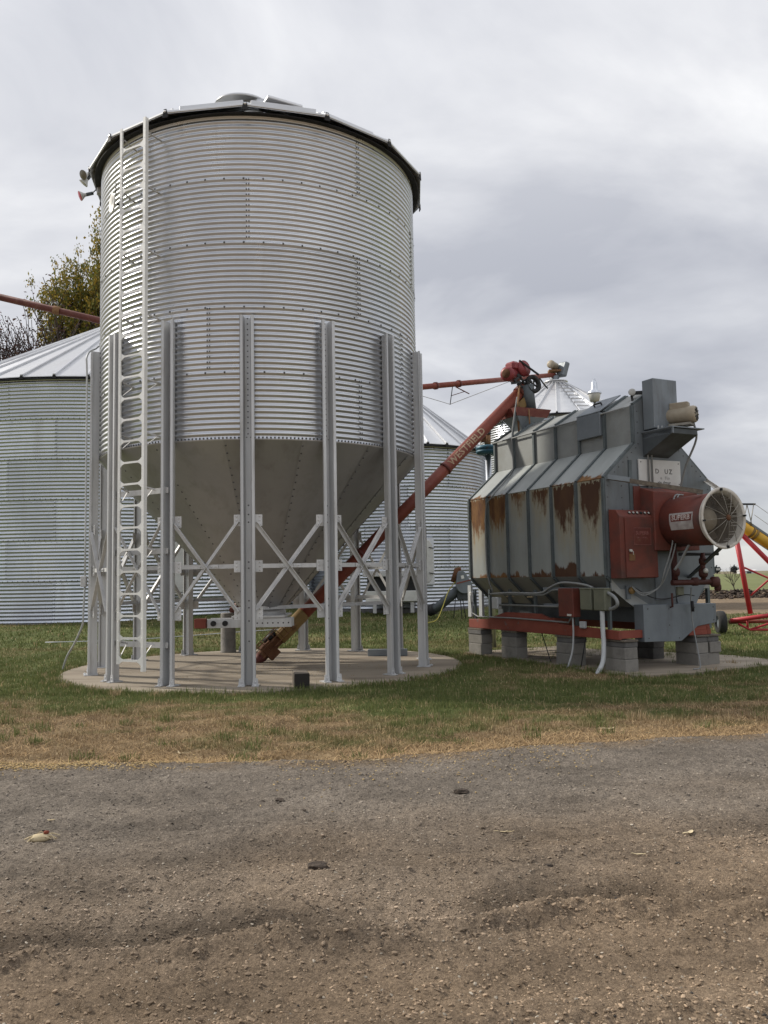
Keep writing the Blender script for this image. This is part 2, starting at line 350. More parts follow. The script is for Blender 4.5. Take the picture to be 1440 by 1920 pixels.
def catenary(p0, p1, sag, n=10):
    p0, p1 = Vector(p0), Vector(p1); out = []
    for i in range(n + 1):
        t = i / n; q = p0.lerp(p1, t); q.z -= sag * 4 * t * (1 - t); out.append(q)
    return out
def smooth_path(pts, n=6):          # Catmull-Rom through points
    pts = [Vector(p) for p in pts]; P = [pts[0] * 2 - pts[1]] + pts + [pts[-1] * 2 - pts[-2]]; out = []
    for i in range(1, len(P) - 2):
        for k in range(n):
            t = k / n; a, b, c, d = P[i - 1], P[i], P[i + 1], P[i + 2]
            out.append(.5 * ((2 * b) + (c - a) * t + (2 * a - 5 * b + 4 * c - d) * t * t + (3 * b - a - 3 * c + d) * t ** 3))
    out.append(pts[-1]); return out
def text_mesh(s, size, mat, spacing=1.0, bold=0.0, ext=.001):
    cu = bpy.data.curves.new('txt', 'FONT'); cu.body = s; cu.size = size; cu.extrude = ext; cu.offset = bold; cu.space_character = spacing
    cu.align_x = 'CENTER'; cu.align_y = 'CENTER'; cu.resolution_u = 2
    o = bpy.data.objects.new('txt', cu); COL.objects.link(o)
    dg = bpy.context.evaluated_depsgraph_get(); me = bpy.data.meshes.new_from_object(o.evaluated_get(dg))
    bpy.data.objects.remove(o); me.materials.clear(); me.materials.append(MATS[mat])
    return me
def slice_rows(me, n=10):
    ys = [v.co.y for v in me.vertices]; y0, y1 = min(ys), max(ys); bm = bmesh.new(); bm.from_mesh(me)
    for i in range(1, n):
        bmesh.ops.bisect_plane(bm, geom=bm.verts[:] + bm.edges[:] + bm.faces[:], plane_co=(0, y0 + (y1 - y0) * i / n, 0), plane_no=(0, 1, 0))
    bm.to_mesh(me); bm.free(); return me
# ------------------------------------------------------------------ numpy noise
def _h(ix, iy, s):
    n = (ix.astype(np.int64) * 374761393 + iy.astype(np.int64) * 668265263 + s * 1274126177) & 0x7fffffff
    n = ((n ^ (n >> 13)) * 1274126177) & 0x7fffffff
    return ((n ^ (n >> 16)) & 0xffff) / 65535.0
def vn(x, y, s=0):
    ix, iy = np.floor(x), np.floor(y); fx, fy = x - ix, y - iy
    fx = fx * fx * fx * (fx * (fx * 6 - 15) + 10); fy = fy * fy * fy * (fy * (fy * 6 - 15) + 10)
    a, b, c, d = _h(ix, iy, s), _h(ix + 1, iy, s), _h(ix, iy + 1, s), _h(ix + 1, iy + 1, s)
    return (a + (b - a) * fx) * (1 - fy) + (c + (d - c) * fx) * fy
def fbm(x, y, o=4, s=0, g=.5):
    v = 0; a = 1; t = 0
    for i in range(o): v = v + a * vn(x * 2 ** i + 13.7 * i, y * 2 ** i + 7.1 * i, s + i); t += a; a *= g
    return v / t
def sstep(a, b, x):
    t = np.clip((x - a) / (b - a), 0, 1); return t * t * (3 - 2 * t)
def np_mesh(name, V, Fq, mat, smooth=False, col=None, parent=None):
    me = bpy.data.meshes.new(name); V = np.asarray(V, np.float32); Fq = np.asarray(Fq, np.int32); k = Fq.shape[1]
    me.vertices.add(len(V)); me.vertices.foreach_set('co', V.ravel())
    me.loops.add(Fq.size); me.loops.foreach_set('vertex_index', Fq.ravel())
    me.polygons.add(len(Fq)); me.polygons.foreach_set('loop_start', np.arange(0, Fq.size, k, dtype=np.int32)); me.polygons.foreach_set('loop_total', np.full(len(Fq), k, np.int32))
    me.polygons.foreach_set('use_smooth', np.full(len(Fq), smooth))
    if col is not None:
        a = me.color_attributes.new('Col', 'FLOAT_COLOR', 'POINT'); c = np.ones((len(V), 4), np.float32); c[:, :3] = col; a.data.foreach_set('color', c.ravel())
    me.update(calc_edges=True); me.materials.append(MATS[mat])
    o = bpy.data.objects.new(name, me); COL.objects.link(o)
    if parent: o.parent = parent
    return o
def grid_faces(nx, ny):
    i = np.arange(nx * ny).reshape(ny, nx)
    return np.stack([i[:-1, :-1].ravel(), i[:-1, 1:].ravel(), i[1:, 1:].ravel(), i[1:, :-1].ravel()], 1)

# ================================================================== SETTING
SLAB = (-1.9, 13.25, 3.08)
EDGE_X = np.array([-14, -6, -3, -1.3, -.5, 0, 1.16, 3.19, 7, 16]); EDGE_Y = np.array([7.2, 6.7, 6.5, 6.27, 6.3, 6.28, 6.74, 7.07, 7.4, 8.2])
def edge(x): return np.interp(x, EDGE_X, EDGE_Y) + .22 * (fbm(x * 1.1, x * 0 + 3.3, 4, 5) - .5)
def lawn_rise(x, y):
    return (.26 * sstep(15, 22, y) + .19 * sstep(22, 26, y)) * (1 - sstep(3.5, 8, x + .12 * (20 - y)))
def lawn_z(x, y):
    z = -.035 + lawn_rise(x, y) + .05 * (fbm(x * .5, y * .5, 3, 11) - .5) + .02 * (fbm(x * 5, y * 5, 3, 12) - .5)
    d = np.hypot(x - SLAB[0], y - SLAB[1]) - SLAB[2]
    z = np.where(d < .5, np.minimum(z, -.03) + .0 * z, z)
    z = np.where(d < -.05, -.14, z)
    return z - .12 * (1 - sstep(-.35, .12, y - edge(x)))
def dryness(x, y):
    e = y - edge(x); n = fbm(x * .8, y * 1.3, 4, 21); n2 = fbm(x * 2.6, y * 4.5, 3, 25)
    d = .18 + .9 * (n - .5)
    d += .85 * (1 - sstep(.1, .75, e)) + .62 * (1 - sstep(1.8, 3.6, e)) * (1 - sstep(-1.2, 1.2, x)) + .22 * (1 - sstep(2.5, 5, e)) * sstep(-.5, 2, x)
    d += .45 * np.exp(-((y - (8.35 + .18 * (x - 1))) / .26) ** 2) * sstep(-.5, 1, x)
    d += 1.15 * (n2 - .47) * (1 - sstep(3, 7, e)) + .16 * sstep(-.2, 1.2, x) * (1 - sstep(1.2, 3.4, e))
    d -= .5 * sstep(-1, .8, x) * np.exp(-((e - 2.6) / 1.1) ** 2) * (1 - sstep(2.5, 4, x))
    d += .4 * np.exp(-(((x - 2.6) / .9) ** 2 + ((y - 11.3) / .5) ** 2))
    dd = np.hypot(x - SLAB[0], y - SLAB[1]) - SLAB[2]
    d -= .35 * np.exp(-((dd - .2) / .3) ** 2)
    return np.clip(d, 0, 1)
def lin(c): return np.array(c)
C_GREEN, C_DGREEN, C_DRY, C_STRAW, C_SOIL = lin((.195, .215, .078)), lin((.092, .120, .042)), lin((.30, .205, .108)), lin((.55, .42, .25)), lin((.13, .088, .055))
def zone_col(x, y, r, r2):
    d = dryness(x, y)[:, None]
    g = C_DGREEN + (C_GREEN - C_DGREEN) * r[:, None]
    s = C_SOIL * .7 + (C_STRAW - C_SOIL * .7) * (r2[:, None] ** 1.6)
    s = s * .55 + C_DRY * .45 * (.6 + .8 * r[:, None])
    k = np.clip((d - .18) / .6, 0, 1)
    return g * (1 - k) + s * k

def ground_mat(name, rough, scales, lo, hi, bump, bsc, attr=True):
    m = bpy.data.materials.new(name); m.use_nodes = True
    n = m.node_tree.nodes; l = m.node_tree.links.new; b = n['Principled BSDF']; b.inputs['Roughness'].default_value = rough; b.inputs['Specular IOR Level'].default_value = .15
    a = n.new('ShaderNodeAttribute'); a.attribute_name = 'Col'; tc = n.new('ShaderNodeTexCoord'); prev = a.outputs['Color']
    hs = []
    for sc, amt in scales:
        z = n.new('ShaderNodeTexNoise'); l(tc.outputs['Object'], z.inputs['Vector']); z.inputs['Scale'].default_value = sc; z.inputs['Detail'].default_value = 6; z.inputs['Roughness'].default_value = .65
        r = n.new('ShaderNodeMapRange'); l(z.outputs['Fac'], r.inputs['Value']); r.inputs['From Min'].default_value = .3; r.inputs['From Max'].default_value = .7; r.inputs['To Min'].default_value = 1 - amt; r.inputs['To Max'].default_value = 1 + amt
        x = n.new('ShaderNodeVectorMath'); x.operation = 'SCALE'; l(prev, x.inputs[0]); l(r.outputs[0], x.inputs['Scale']); prev = x.outputs[0]; hs.append(z)
    l(prev, b.inputs['Base Color'])
    vo = n.new('ShaderNodeTexNoise'); l(tc.outputs['Object'], vo.inputs['Vector']); vo.inputs['Scale'].default_value = bsc; vo.inputs['Detail'].default_value = 8; vo.inputs['Roughness'].default_value = .7
    bp = n.new('ShaderNodeBump'); bp.inputs['Strength'].default_value = bump; bp.inputs['Distance'].default_value = .03; l(vo.outputs['Fac'], bp.inputs['Height']); l(bp.outputs[0], b.inputs['Normal'])
    MATS[name] = m
ground_mat('lawn', .95, [(3, .25), (30, .4)], 0, 0, .8, 40)
ground_mat('road', .95, [(1.3, .12), (14, .22), (70, .45), (230, .35)], 0, 0, 1.0, 110)
ground_mat('farmland', 1, [(.02, .2), (.3, .15)], 0, 0, .2, 2)

# far ground
def sheet(name, x0, x1, y0, y1, z, col, mat='farmland', nx=2, ny=2):
    xs, ys = np.meshgrid(np.linspace(x0, x1, nx), np.linspace(y0, y1, ny))
    V = np.stack([xs.ravel(), ys.ravel(), np.full(xs.size, z)], 1)
    o = np_mesh(name, V, grid_faces(nx, ny), mat, True, np.tile(np.array(col), (len(V), 1))); o['kind'] = 'structure'; return o
sheet('ground', -3000, 3000, -400, 4500, -.20, (.20, .175, .11))
sheet('field', 4, 900, 50, 430, -.12, (.150, .165, .070))

# lawn sheet
def make_lawn():
    xs = np.concatenate([np.linspace(-40, -9.2, 60), np.linspace(-9, 9, 301), np.linspace(9.2, 34, 60)])
    ys = np.concatenate([np.linspace(5.6, 12, 150), np.linspace(12.08, 26, 140), np.linspace(26.3, 60, 60)])
    X, Y = np.meshgrid(xs, ys); x, y = X.ravel(), Y.ravel(); z = lawn_z(x, y)
    z = np.where((x > 4) & (y > 49), -.16, z)
    c = zone_col(x, y, fbm(x * 3, y * 3, 3, 31), fbm(x * 4, y * 4, 3, 33)) * .8
    far = (sstep(21, 24.5, y) * sstep(6, 9, x))[:, None]
    c = c * (1 - far) + (np.array((.22, .165, .11)) + np.array((-.10, -.03, -.05)) * (sstep(.5, .62, fbm(x * .25, y * .6, 3, 37)) * (1 - sstep(24, 30, y)))[:, None]) * far * (.7 + .6 * fbm(x * .4, y * .8, 3, 35))[:, None]
    o = np_mesh('lawn', np.stack([x, y, z], 1), grid_faces(len(xs), len(ys)), 'lawn', True, c); o['kind'] = 'structure'
make_lawn()

# gravel road
def road_z(x, y):
    z = .018 * (fbm(x * .9, y * 1.4, 3, 41) - .5) * 2
    z += .009 * (fbm(x * 4.5, y * 7, 4, 43) - .5) * 2 + .007 * (fbm(x * 17, y * 22, 3, 45) - .5) * 2 + .007 * (vn(x * 60, y * 60, 47) - .5) * 2
    for (yy, sl, wdt, dep) in ((3.45, .10, .14, .046), (4.25, .12, .18, .02), (5.4, .1, .25, .012), (2.85, .05, .17, .018)):
        q = (y - yy - sl * x - .12 * (fbm(x * 1.2, x * 0 + yy, 3, 49) - .5) * 2) / wdt
        lug = .5 + .5 * np.sin((x * 1.0 + q * .12) * 2 * PI / .17)
        z += -dep * np.exp(-q * q) * (.4 + .8 * lug * fbm(x * 2, y * 2, 2, 50)) + dep * 1.3 * np.exp(-((q + 1.35) / .55) ** 2) * (.3 + 1.2 * fbm(x * 7, y * 9, 3, 51))
    return z - .10 * sstep(-.12, .4, y - edge(x))
def road_col(x, y):
    k = sstep(2.9, 5.2, y + .9 * (fbm(x * .7, y * .9, 4, 61) - .5) * 2 - .1 * x)[:, None]
    c = np.array((.315, .235, .162)) * (1 - k) + np.array((.25, .215, .178)) * k
    n = fbm(x * 2.2, y * 3.2, 4, 63)[:, None]
    c = c * (.72 + .55 * n)
    dk = sstep(.62, .74, fbm(x * 1.6, y * 3.4, 4, 65))[:, None]
    c = c * (1 - .16 * dk)
    for yy, sl, wd, am in ((3.45, .10, .14, .5), (4.25, .12, .2, .2), (2.85, .05, .2, .2)):      # damp soil turned up along the ruts
        q = (y - yy - sl * x - .12 * (fbm(x * 1.2, x * 0 + yy, 3, 49) - .5) * 2) / wd
        c = c * (1 - am * np.exp(-(q - .25) ** 2) * sstep(.35, .6, fbm(x * 1.3, y * 1.1, 3, 68)))[:, None]
    s = (sstep(-.45, .0, y - edge(x)) * sstep(.35, .6, fbm(x * 5, y * 7, 3, 67)))[:, None]
    return c * (1 - s * .6) + np.array((.27, .19, .11)) * s * .6
def make_road():
    st = .0145
    xs = np.arange(-4.6, 5.0, st); ys = np.arange(1.3, 7.7, st)
    X, Y = np.meshgrid(xs, ys); x, y = X.ravel(), Y.ravel()
    o = np_mesh('gravel_road', np.stack([x, y, road_z(x, y)], 1), grid_faces(len(xs), len(ys)), 'road', True, road_col(x, y)); o['kind'] = 'structure'
    for nm, (a, b, c, d) in {'gravel_road_beyond': (-40, -4.6, -12, 8.2), 'gravel_road_side': (5.0, 40, -12, 8.6), 'gravel_road_near': (-4.6, 5.0, -12, 1.3)}.items():
        xs = np.linspace(a, b, 120); ys = np.linspace(c, d, 120); X, Y = np.meshgrid(xs, ys); x, y = X.ravel(), Y.ravel()
        o = np_mesh(nm, np.stack([x, y, np.where((x < -4.7) | (x > 5.1) | (y < 1.25), road_z(x, y) - .004, -.02 + x * 0)], 1), grid_faces(len(xs), len(ys)), 'road', True, road_col(x, y)); o['kind'] = 'structure'
make_road()

# scattered pebbles (uncountable)
ICO = None
def ico():
    bm = bmesh.new(); bmesh.ops.create_icosphere(bm, subdivisions=1, radius=1); V = np.array([v.co[:] for v in bm.verts]); bm.verts.index_update()
    Fc = np.array([[v.index for v in f.verts] for f in bm.faces]); bm.free(); return V, Fc
IV, IF = ico()
def scatter_pebbles(name, x, y, z, r, col, mat, flat=.6, jit=.3, parent=None, elong=1.0, label=None):
    n = len(x); rot = np.random.rand(n) * 2 * PI; m = len(IV)
    P = np.tile(IV[None], (n, 1, 1)) * (1 + jit * (np.random.rand(n, m, 1) - .5) * 2)
    sx = r * (.8 + .7 * np.random.rand(n)) * elong; sy = r * (.6 + .5 * np.random.rand(n)); sz = r * flat * (.6 + .7 * np.random.rand(n))
    px, py, pz = P[..., 0] * sx[:, None], P[..., 1] * sy[:, None], P[..., 2] * sz[:, None]
    tl = (np.random.rand(n) - .5)[:, None] * .8; pz = pz + px * tl
    c, s = np.cos(rot)[:, None], np.sin(rot)[:, None]
    V = np.stack([x[:, None] + px * c - py * s, y[:, None] + px * s + py * c, z[:, None] + pz + sz[:, None] * .25], 2).reshape(-1, 3)
    Fq = (IF[None] + (np.arange(n) * m)[:, None, None]).reshape(-1, 3)
    o = np_mesh(name, V, Fq, mat, False, np.repeat(col, m, 0)); o['kind'] = 'stuff'
    return o
def make_pebbles():
    n = 60000
    y = 2.2 + (np.random.rand(n) ** 1.25) * 4.9; x = (np.random.rand(n) * 2 - 1) * (.55 * y + .5)
    keep = (y < edge(x) + .12) & (np.random.rand(n) < .35 + 1.1 * fbm(x * 1.1, y * 2.0, 4, 71) ** 1.5); x, y = x[keep], y[keep]; n = len(x)
    r = .0026 + .0048 * np.random.rand(n) ** 2.4 + .009 * (np.random.rand(n) < .008) * np.random.rand(n)
    base = road_col(x, y); t = np.random.rand(n, 1); w = (np.random.rand(n, 1) < .07)
    col = base * (.55 + 1.0 * t); col = np.where(w, np.array((.44, .385, .31)) * (.55 + .6 * t), col)
    b = np.random.rand(n, 1) < .018; col = np.where(b, np.array((.05, .045, .04)), col)
    o = scatter_pebbles('gravel', x, y, road_z(x, y), r, col, 'pebble'); tag(o, 'loose small gravel and grit strewn over the road', 'gravel')
    # dark clods on the ruts
    n = 4500; x = (np.random.rand(n) * 2 - 1) * 3.4
    yy = np.choose(np.random.randint(0, 3, n), [3.45 + .1 * x - .2, 4.25 + .12 * x - .25, 2.85 + .05 * x - .2]); y = yy + np.random.randn(n) * .08
    k = (fbm(x * 1.5, y * 2, 3, 73) > .5); x, y = x[k], y[k]; n = len(x)
    r = .003 + .008 * np.random.rand(n) ** 2
    o = scatter_pebbles('soil_clods', x, y, road_z(x, y), r, road_col(x, y) * (.72 + .4 * np.random.rand(n, 1)), 'pebble', .7, .4); tag(o, 'crumbled dirt clods along the tyre ruts in the road', 'clods')
    # spilled corn along the grass edge
    n = 5200; x = -.9 - np.random.rand(n) ** .8 * 2.8; e_ = np.random.randn(n) * .14 + .0 + .12 * (x + 2); y = edge(x) + e_
    k = fbm(x * 2, y * 5, 3, 77) > .42; x, y = x[k], y[k]
    x2 = np.random.rand(420) * 2.4 - .8; y2 = edge(x2) - np.abs(np.random.randn(420)) * .45; x, y = np.r_[x, x2], np.r_[y, y2]; n = len(x)
    z = np.maximum(road_z(x, y), lawn_z(x, y)) + .004
    col = np.array((.50, .35, .15)) * (.55 + .7 * np.random.rand(n, 1)) + np.array((.05, .06, .06)) * np.random.rand(n, 1)
    o = scatter_pebbles('corn_kernels', x, y, z, np.full(n, .0062), col, 'kernel', .55, .2); tag(o, 'spilled yellow corn kernels along the edge of the grass', 'corn')
make_pebbles()

# grass blades, thatch (uncountable)
def blades(name, x, y, h, w, col, lean, label, zf=lawn_z):
    n = len(x); a = np.random.rand(n) * 2 * PI; z = zf(x, y) - .004
    dx, dy = np.cos(a), np.sin(a); lx, ly = np.cos(a + PI / 2 + np.random.randn(n) * .4), np.sin(a + PI / 2 + np.random.randn(n) * .4)
    L = lean * h; b0 = np.stack([x - dx * w / 2, y - dy * w / 2, z], 1); b1 = np.stack([x + dx * w / 2, y + dy * w / 2, z], 1)
    up = h * np.sqrt(np.maximum(.06, 1 - lean ** 2))
    m0 = np.stack([x + lx * L * .35 - dx * w * .4, y + ly * L * .35 - dy * w * .4, z + up * .62], 1); m1 = m0 + np.stack([dx * w * .8, dy * w * .8, 0 * w], 1)
    t = np.stack([x + lx * L, y + ly * L, z + up], 1)
    V = np.stack([b0, b1, m1, m0, t], 1).reshape(-1, 3); i = np.arange(n)[:, None] * 5
    Fq = np.concatenate([i + np.array([[0, 1, 2]]), i + np.array([[0, 2, 3]]), i + np.array([[3, 2, 4]])])
    o = np_mesh(name, V, Fq, 'blade', False, np.repeat(col, 5, 0)); o['kind'] = 'stuff'; tag(o, label, 'grass')
def make_grass():
    def pts(n, y0, y1, p=1.0):
        y = y0 + np.random.rand(n) ** p * (y1 - y0); x = (np.random.rand(n) * 2 - 1) * (.52 * y + .6)
        d = np.hypot(x - SLAB[0], y - SLAB[1]) - SLAB[2]
        k = (d > -.03 - .05 * np.random.rand(n)) & (y > edge(x) - .18 * np.random.rand(n) ** 2)
        # dryer pad stays bare
        px, py = x - 3.13, y - 11.7; s = px * .895 + py * .446; t = -px * .446 + py * .895
        pad = (s > -.05 + .12 * vn(x * 3, y * 3, 5)) & (s < 2.7) & (t > -.75 + .25 * vn(x * 2, y * 2, 6)) & (t < 1.7)
        under = (s > -.1) & (s < 2.2) & (t >= 1.7) & (t < 3.7) & (np.random.rand(n) < .75)
        k &= ~pad & ~under
        # bins stand on bare ground
        for cx, cy, cr in ((-9.46, 30, 7.05), (.44, 27, 2.95)): k &= np.hypot(x - cx, y - cy) > cr
        return x[k], y[k]
    for nm, n, y0, y1, hh, ww, lab, dens in (('grass', 190000, 6.0, 10.6, (.022, .062), (.0035, .0075), 'short dry and green grass between the road and the slab', 1), ('grass_behind', 120000, 10.4, 17, (.03, .06), (.006, .011), 'green lawn grass around the slab and the dryer', 1), ('grass_beyond', 60000, 16.8, 27, (.04, .07), (.012, .022), 'green lawn grass in front of the far bins', 1)):
        x, y = pts(n, y0, y1, 1.15); n = len(x)
        d = dryness(x, y); k = np.random.rand(n) > .25 * d; x, y, d = x[k], y[k], d[k]; n = len(x)
        h = hh[0] + (hh[1] - hh[0]) * np.random.rand(n) ** 1.4; h *= (1.15 - .4 * d) * (.35 + 1.3 * fbm(x * 4.5, y * 4.5, 3, 81))
        ds = np.hypot(x - SLAB[0], y - SLAB[1]) - SLAB[2]; h *= 1 + .7 * np.exp(-(ds / .18) ** 2)
        w = ww[0] + (ww[1] - ww[0]) * np.random.rand(n)
        r, r2 = np.random.rand(n), np.random.rand(n)
        col = zone_col(x, y, r, r2)
        st = (np.random.rand(n) < .05 + .12 * d)[:, None]; col = np.where(st, C_STRAW * (.6 + .6 * r[:, None]), col)
        lean = np.clip(.35 + .5 * d + .35 * np.random.randn(n), .05, .95)
        blades(nm, x, y, h, w, col, lean, lab)
    # taller tufts at slab and pad edges, along the road and scattered weeds
    cx_, cy_ = [], []
    for k in range(150):
        a = np.random.rand() * 2 * PI; r_ = SLAB[2] + .04 + abs(np.random.randn()) * .12; cx_.append(SLAB[0] + r_ * np.cos(a)); cy_.append(SLAB[1] + r_ * np.sin(a))
    for k in range(60):
        s_, t_ = (np.random.rand() * 3 - .2, -.85 + np.random.randn() * .08) if k % 2 else (-.2 + np.random.randn() * .06, -.6 + 4.4 * np.random.rand()); cx_.append(3.132 + s_ * .895 - t_ * .446); cy_.append(11.7 + s_ * .446 + t_ * .895)
    for k in range(260):
        y0_ = 6.4 + np.random.rand() * 9; x0_ = (np.random.rand() * 2 - 1) * .5 * y0_; cx_.append(x0_); cy_.append(y0_)
    cx_, cy_ = np.array(cx_), np.array(cy_); k = (cy_ > edge(cx_) + .05) & (np.hypot(cx_ - SLAB[0], cy_ - SLAB[1]) > SLAB[2] + .02); cx_, cy_ = cx_[k], cy_[k]
    m_ = 55; x = (cx_[:, None] + np.random.randn(len(cx_), m_) * .05).ravel(); y = (cy_[:, None] + np.random.randn(len(cx_), m_) * .05).ravel(); n = len(x)
    hs_ = np.repeat(.05 + .06 * np.random.rand(len(cx_)), m_); dd_ = np.repeat(np.random.rand(len(cx_)), m_)
    col = np.where((dd_ < .25)[:, None], C_STRAW * (.4 + .5 * np.random.rand(n, 1)), C_DGREEN + (C_GREEN - C_DGREEN) * np.random.rand(n, 1))
    blades('grass_tufts', x, y, hs_ * (.5 + .7 * np.random.rand(n)), .004 + .004 * np.random.rand(n), col, np.clip(.45 + .25 * np.random.randn(n), .05, .93), 'taller grass tufts along slab edges and in the lawn')
    # loose straw and chaff lying along the edge of the road
    n = 26000; x = (np.random.rand(n) * 2 - 1) * 4.8; y = edge(x) + np.where(np.random.rand(n) < .4, np.random.randn(n) * .2 + .22, np.random.rand(n) ** 1.4 * 3.2)
    k = (fbm(x * 1.5, y * 3, 3, 83) > .42) & (np.random.rand(n) < .15 + dryness(x, y)) & (np.hypot(x - SLAB[0], y - SLAB[1]) > SLAB[2] + .05); x, y = x[k], y[k]; n = len(x)
    col = (C_STRAW * (.45 + .8 * np.random.rand(n, 1)) * np.array((1, .92, .85)))
    blades('straw', x, y, .04 + .10 * np.random.rand(n) ** 3, np.full(n, .0045), col, np.clip(.97 + 0 * x, 0, .985), 'loose straw and chaff lying where the road meets the grass', lambda a, b: np.maximum(road_z(a, b), lawn_z(a, b)) + .012)
make_grass()

# concrete slab under the hopper bin
mb = MB(); n = 96
ring = [(SLAB[0] + SLAB[2] * cos(2 * PI * k / n), SLAB[1] + SLAB[2] * sin(2 * PI * k / n), -.16) for k in range(n)]
mb.prism(ring, (0, 0, .16)); o = mb.build('concrete_slab', 'concrete', bevel=.012); o['kind'] = 'structure'
n = 900; a = np.random.randn(n); x = SLAB[0] + np.random.randn(n) * 1.1 + .2; y = SLAB[1] + np.random.randn(n) * .9 - .5; k = (np.hypot(x - SLAB[0], y - SLAB[1]) < SLAB[2] - .1) & (fbm(x * 2, y * 4, 3, 87) > .45); x, y = x[k], y[k]; n = len(x)
o = scatter_pebbles('spilled_grain', x, y, np.full(n, .001), np.full(n, .006), np.array((.45, .32, .15)) * (.5 + .8 * np.random.rand(n, 1)), 'kernel', .5, .2); tag(o, 'spilled corn and chaff on the round slab', 'corn')
# concrete pad around the dryer
DN = Vector((3.132, 11.70, 0)); DA = rad(26.5)
mb = MB(); padl = [(-.12, -.62), (.9, -.78), (2.9, -.72), (3.0, .5), (2.5, 1.7), (1.2, 1.85), (-.06, 1.7), (-.14, .6)]
mb.prism([(RZ(DA) @ Vector((s, t, -.12))) + DN for s, t in padl], (0, 0, .116)); o = mb.build('dryer_pad', 'concrete', bevel=.01); o['kind'] = 'structure'
mb = MB(); mb.prism([(RZ(DA) @ Vector((s, t, -.13))) + DN for s, t in ((.0, 1.7), (2.1, 1.7), (2.1, 3.75), (-.05, 3.75))], (0, 0, .115)); o = mb.build('bare_soil', 'concrete'); o['kind'] = 'structure'

# rubble ridge of turned soil beside the field
n = 9000; x = 12 + np.random.rand(n) * 30; y = 44 + np.random.randn(n) * .8; hgt = np.exp(-((y - 44) / 1.0) ** 2)
r = .04 + .07 * np.random.rand(n); t = np.random.rand(n, 1)
o = scatter_pebbles('turned_soil', x, y, .36 * hgt * np.random.rand(n) - .04, r, np.where(t < .15, np.array((.16, .12, .085)), np.array((.055, .042, .034)) * (.6 + t)), 'pebble', .8, .4); tag(o, 'dark row of turned soil clods along the field', 'soil')

# ================================================================== HOPPER BIN
BC = (-1.945, 13.27, 0)
def da(a): return Vector((-cos(rad(a)), -sin(rad(a)), 0))       # direction of leg angle a
def ta(a): return Vector((sin(rad(a)), -cos(rad(a)), 0))        # tangent, towards growing a
def RA(a): return RZ(rad(a - 90))                               # turns the a=90 (towards the camera) setup to angle a
def corrugated_sheet(R, z0, h, pitch, amp, span, ncol, over=.012, lap=.003, per=8):
    n = int(round(h / pitch)) * per; V = []; Fc = []
    a0, a1 = rad(90), rad(90 + span) + over
    for i in range(n + 1):
        z = z0 + h * i / n; rr = R + amp * cos(2 * PI * (z - z0) / pitch)
        for k in range(ncol + 1):
            t = k / ncol; a = a0 + (a1 - a0) * t; r = rr + lap * (1 - t)
            V.append((-r * cos(a), -r * sin(a), z))
    m = ncol + 1
    for i in range(n):
        for k in range(ncol): Fc.append((i * m + k, i * m + k + 1, (i + 1) * m + k + 1, (i + 1) * m + k))
    b = MB(); b.add(V, Fc, True); return b
hb = thing('hopper_bin', 'tall new corrugated steel hopper bin standing on fifteen legs over a round slab', 'grain bin', BC)
RW, ZB, RH, PIT = 2.5, 3.205, .886, .886 / 12
SEAM = [130.4, 81.4, 130.4, 93.6, 130.8]
sheet_me = corrugated_sheet(RW, 0, RH + .006, PIT, .0105, 72, 60).mesh('wall_sheet', 'galv_new')
bolts = MB()
for i in range(5):
    for k in range(5):
        put('wall_sheet', sheet_me, hb, T(0, 0, ZB + RH * i) @ RA(SEAM[i] + 72 * k) @ Matrix.Scale(1 + .0008 * (i % 2), 4, (1, 0, 0)) @ Matrix.Scale(1 + .0008 * (i % 2), 4, (0, 1, 0)))
        a = SEAM[i] + 72 * k
        for j in range(12):
            for s in (.25, 1.0): 
                aa = a + s; bolts.dome(da(aa) * (RW + .0125) + Vector((0, 0, ZB + RH * i + PIT * (j + 1.0 if j < 11 else 11.9))), da(aa), .0125)
    if i:
        for k in range(60):
            a = 6 * k + 3; bolts.dome(da(a) * (RW + .0115) + Vector((0, 0, ZB + RH * i + .004)), da(a), .0155)
for k in range(300):
    a = 1.2 * k; bolts.dome(da(a) * (RW + .0115) + Vector((0, 0, ZB + .014)), da(a), .014)
bolts.build('wall_bolts', 'bolt', hb, kind='stuff')
# base ring where wall meets hopper, top ring
b = MB(); b.lathe([(RW - .012, ZB + .03), (RW + .004, ZB + .0), (RW + .004, ZB - .012), (RW - .03, ZB - .02)], n=120); b.build('base_ring', 'galv_brace', hb)
ZE = ZB + 5 * RH
b = MB(); b.lathe([(RW + .004, ZE - .02), (RW + .012, ZE + .012), (RW + .012, ZE + .03), (RW - .05, ZE + .03)], n=120); b.build('top_ring', 'galv_brace', hb)
# roof: 15 flat panels, each with raised side ribs, on a dark eave closure
LEGS = [22 + 24 * k for k in range(15)]
RE, PITCH = 2.69, rad(30); TR = math.tan(PITCH)
z_e = 7.665
def roof_pt(a, r, lift=0):
    c = da(a) * r; return Vector((c.x, c.y, z_e + (RE - r) * TR + lift))
def panel_m(a0, a1):
    b = MB(); ri = .40; t = .012
    p = [roof_pt(a0, RE), roof_pt(a1, RE), roof_pt(a1, ri), roof_pt(a0, ri)]
    b.add(p + [q + Vector((0, 0, t)) for q in p], [(3, 2, 1, 0), (4, 5, 6, 7), (0, 1, 5, 4), (1, 2, 6, 5), (2, 3, 7, 6), (3, 0, 4, 7)])
    return b
P0 = panel_m(90, 114); pm = P0.mesh('roof_panel', 'galv_roof')
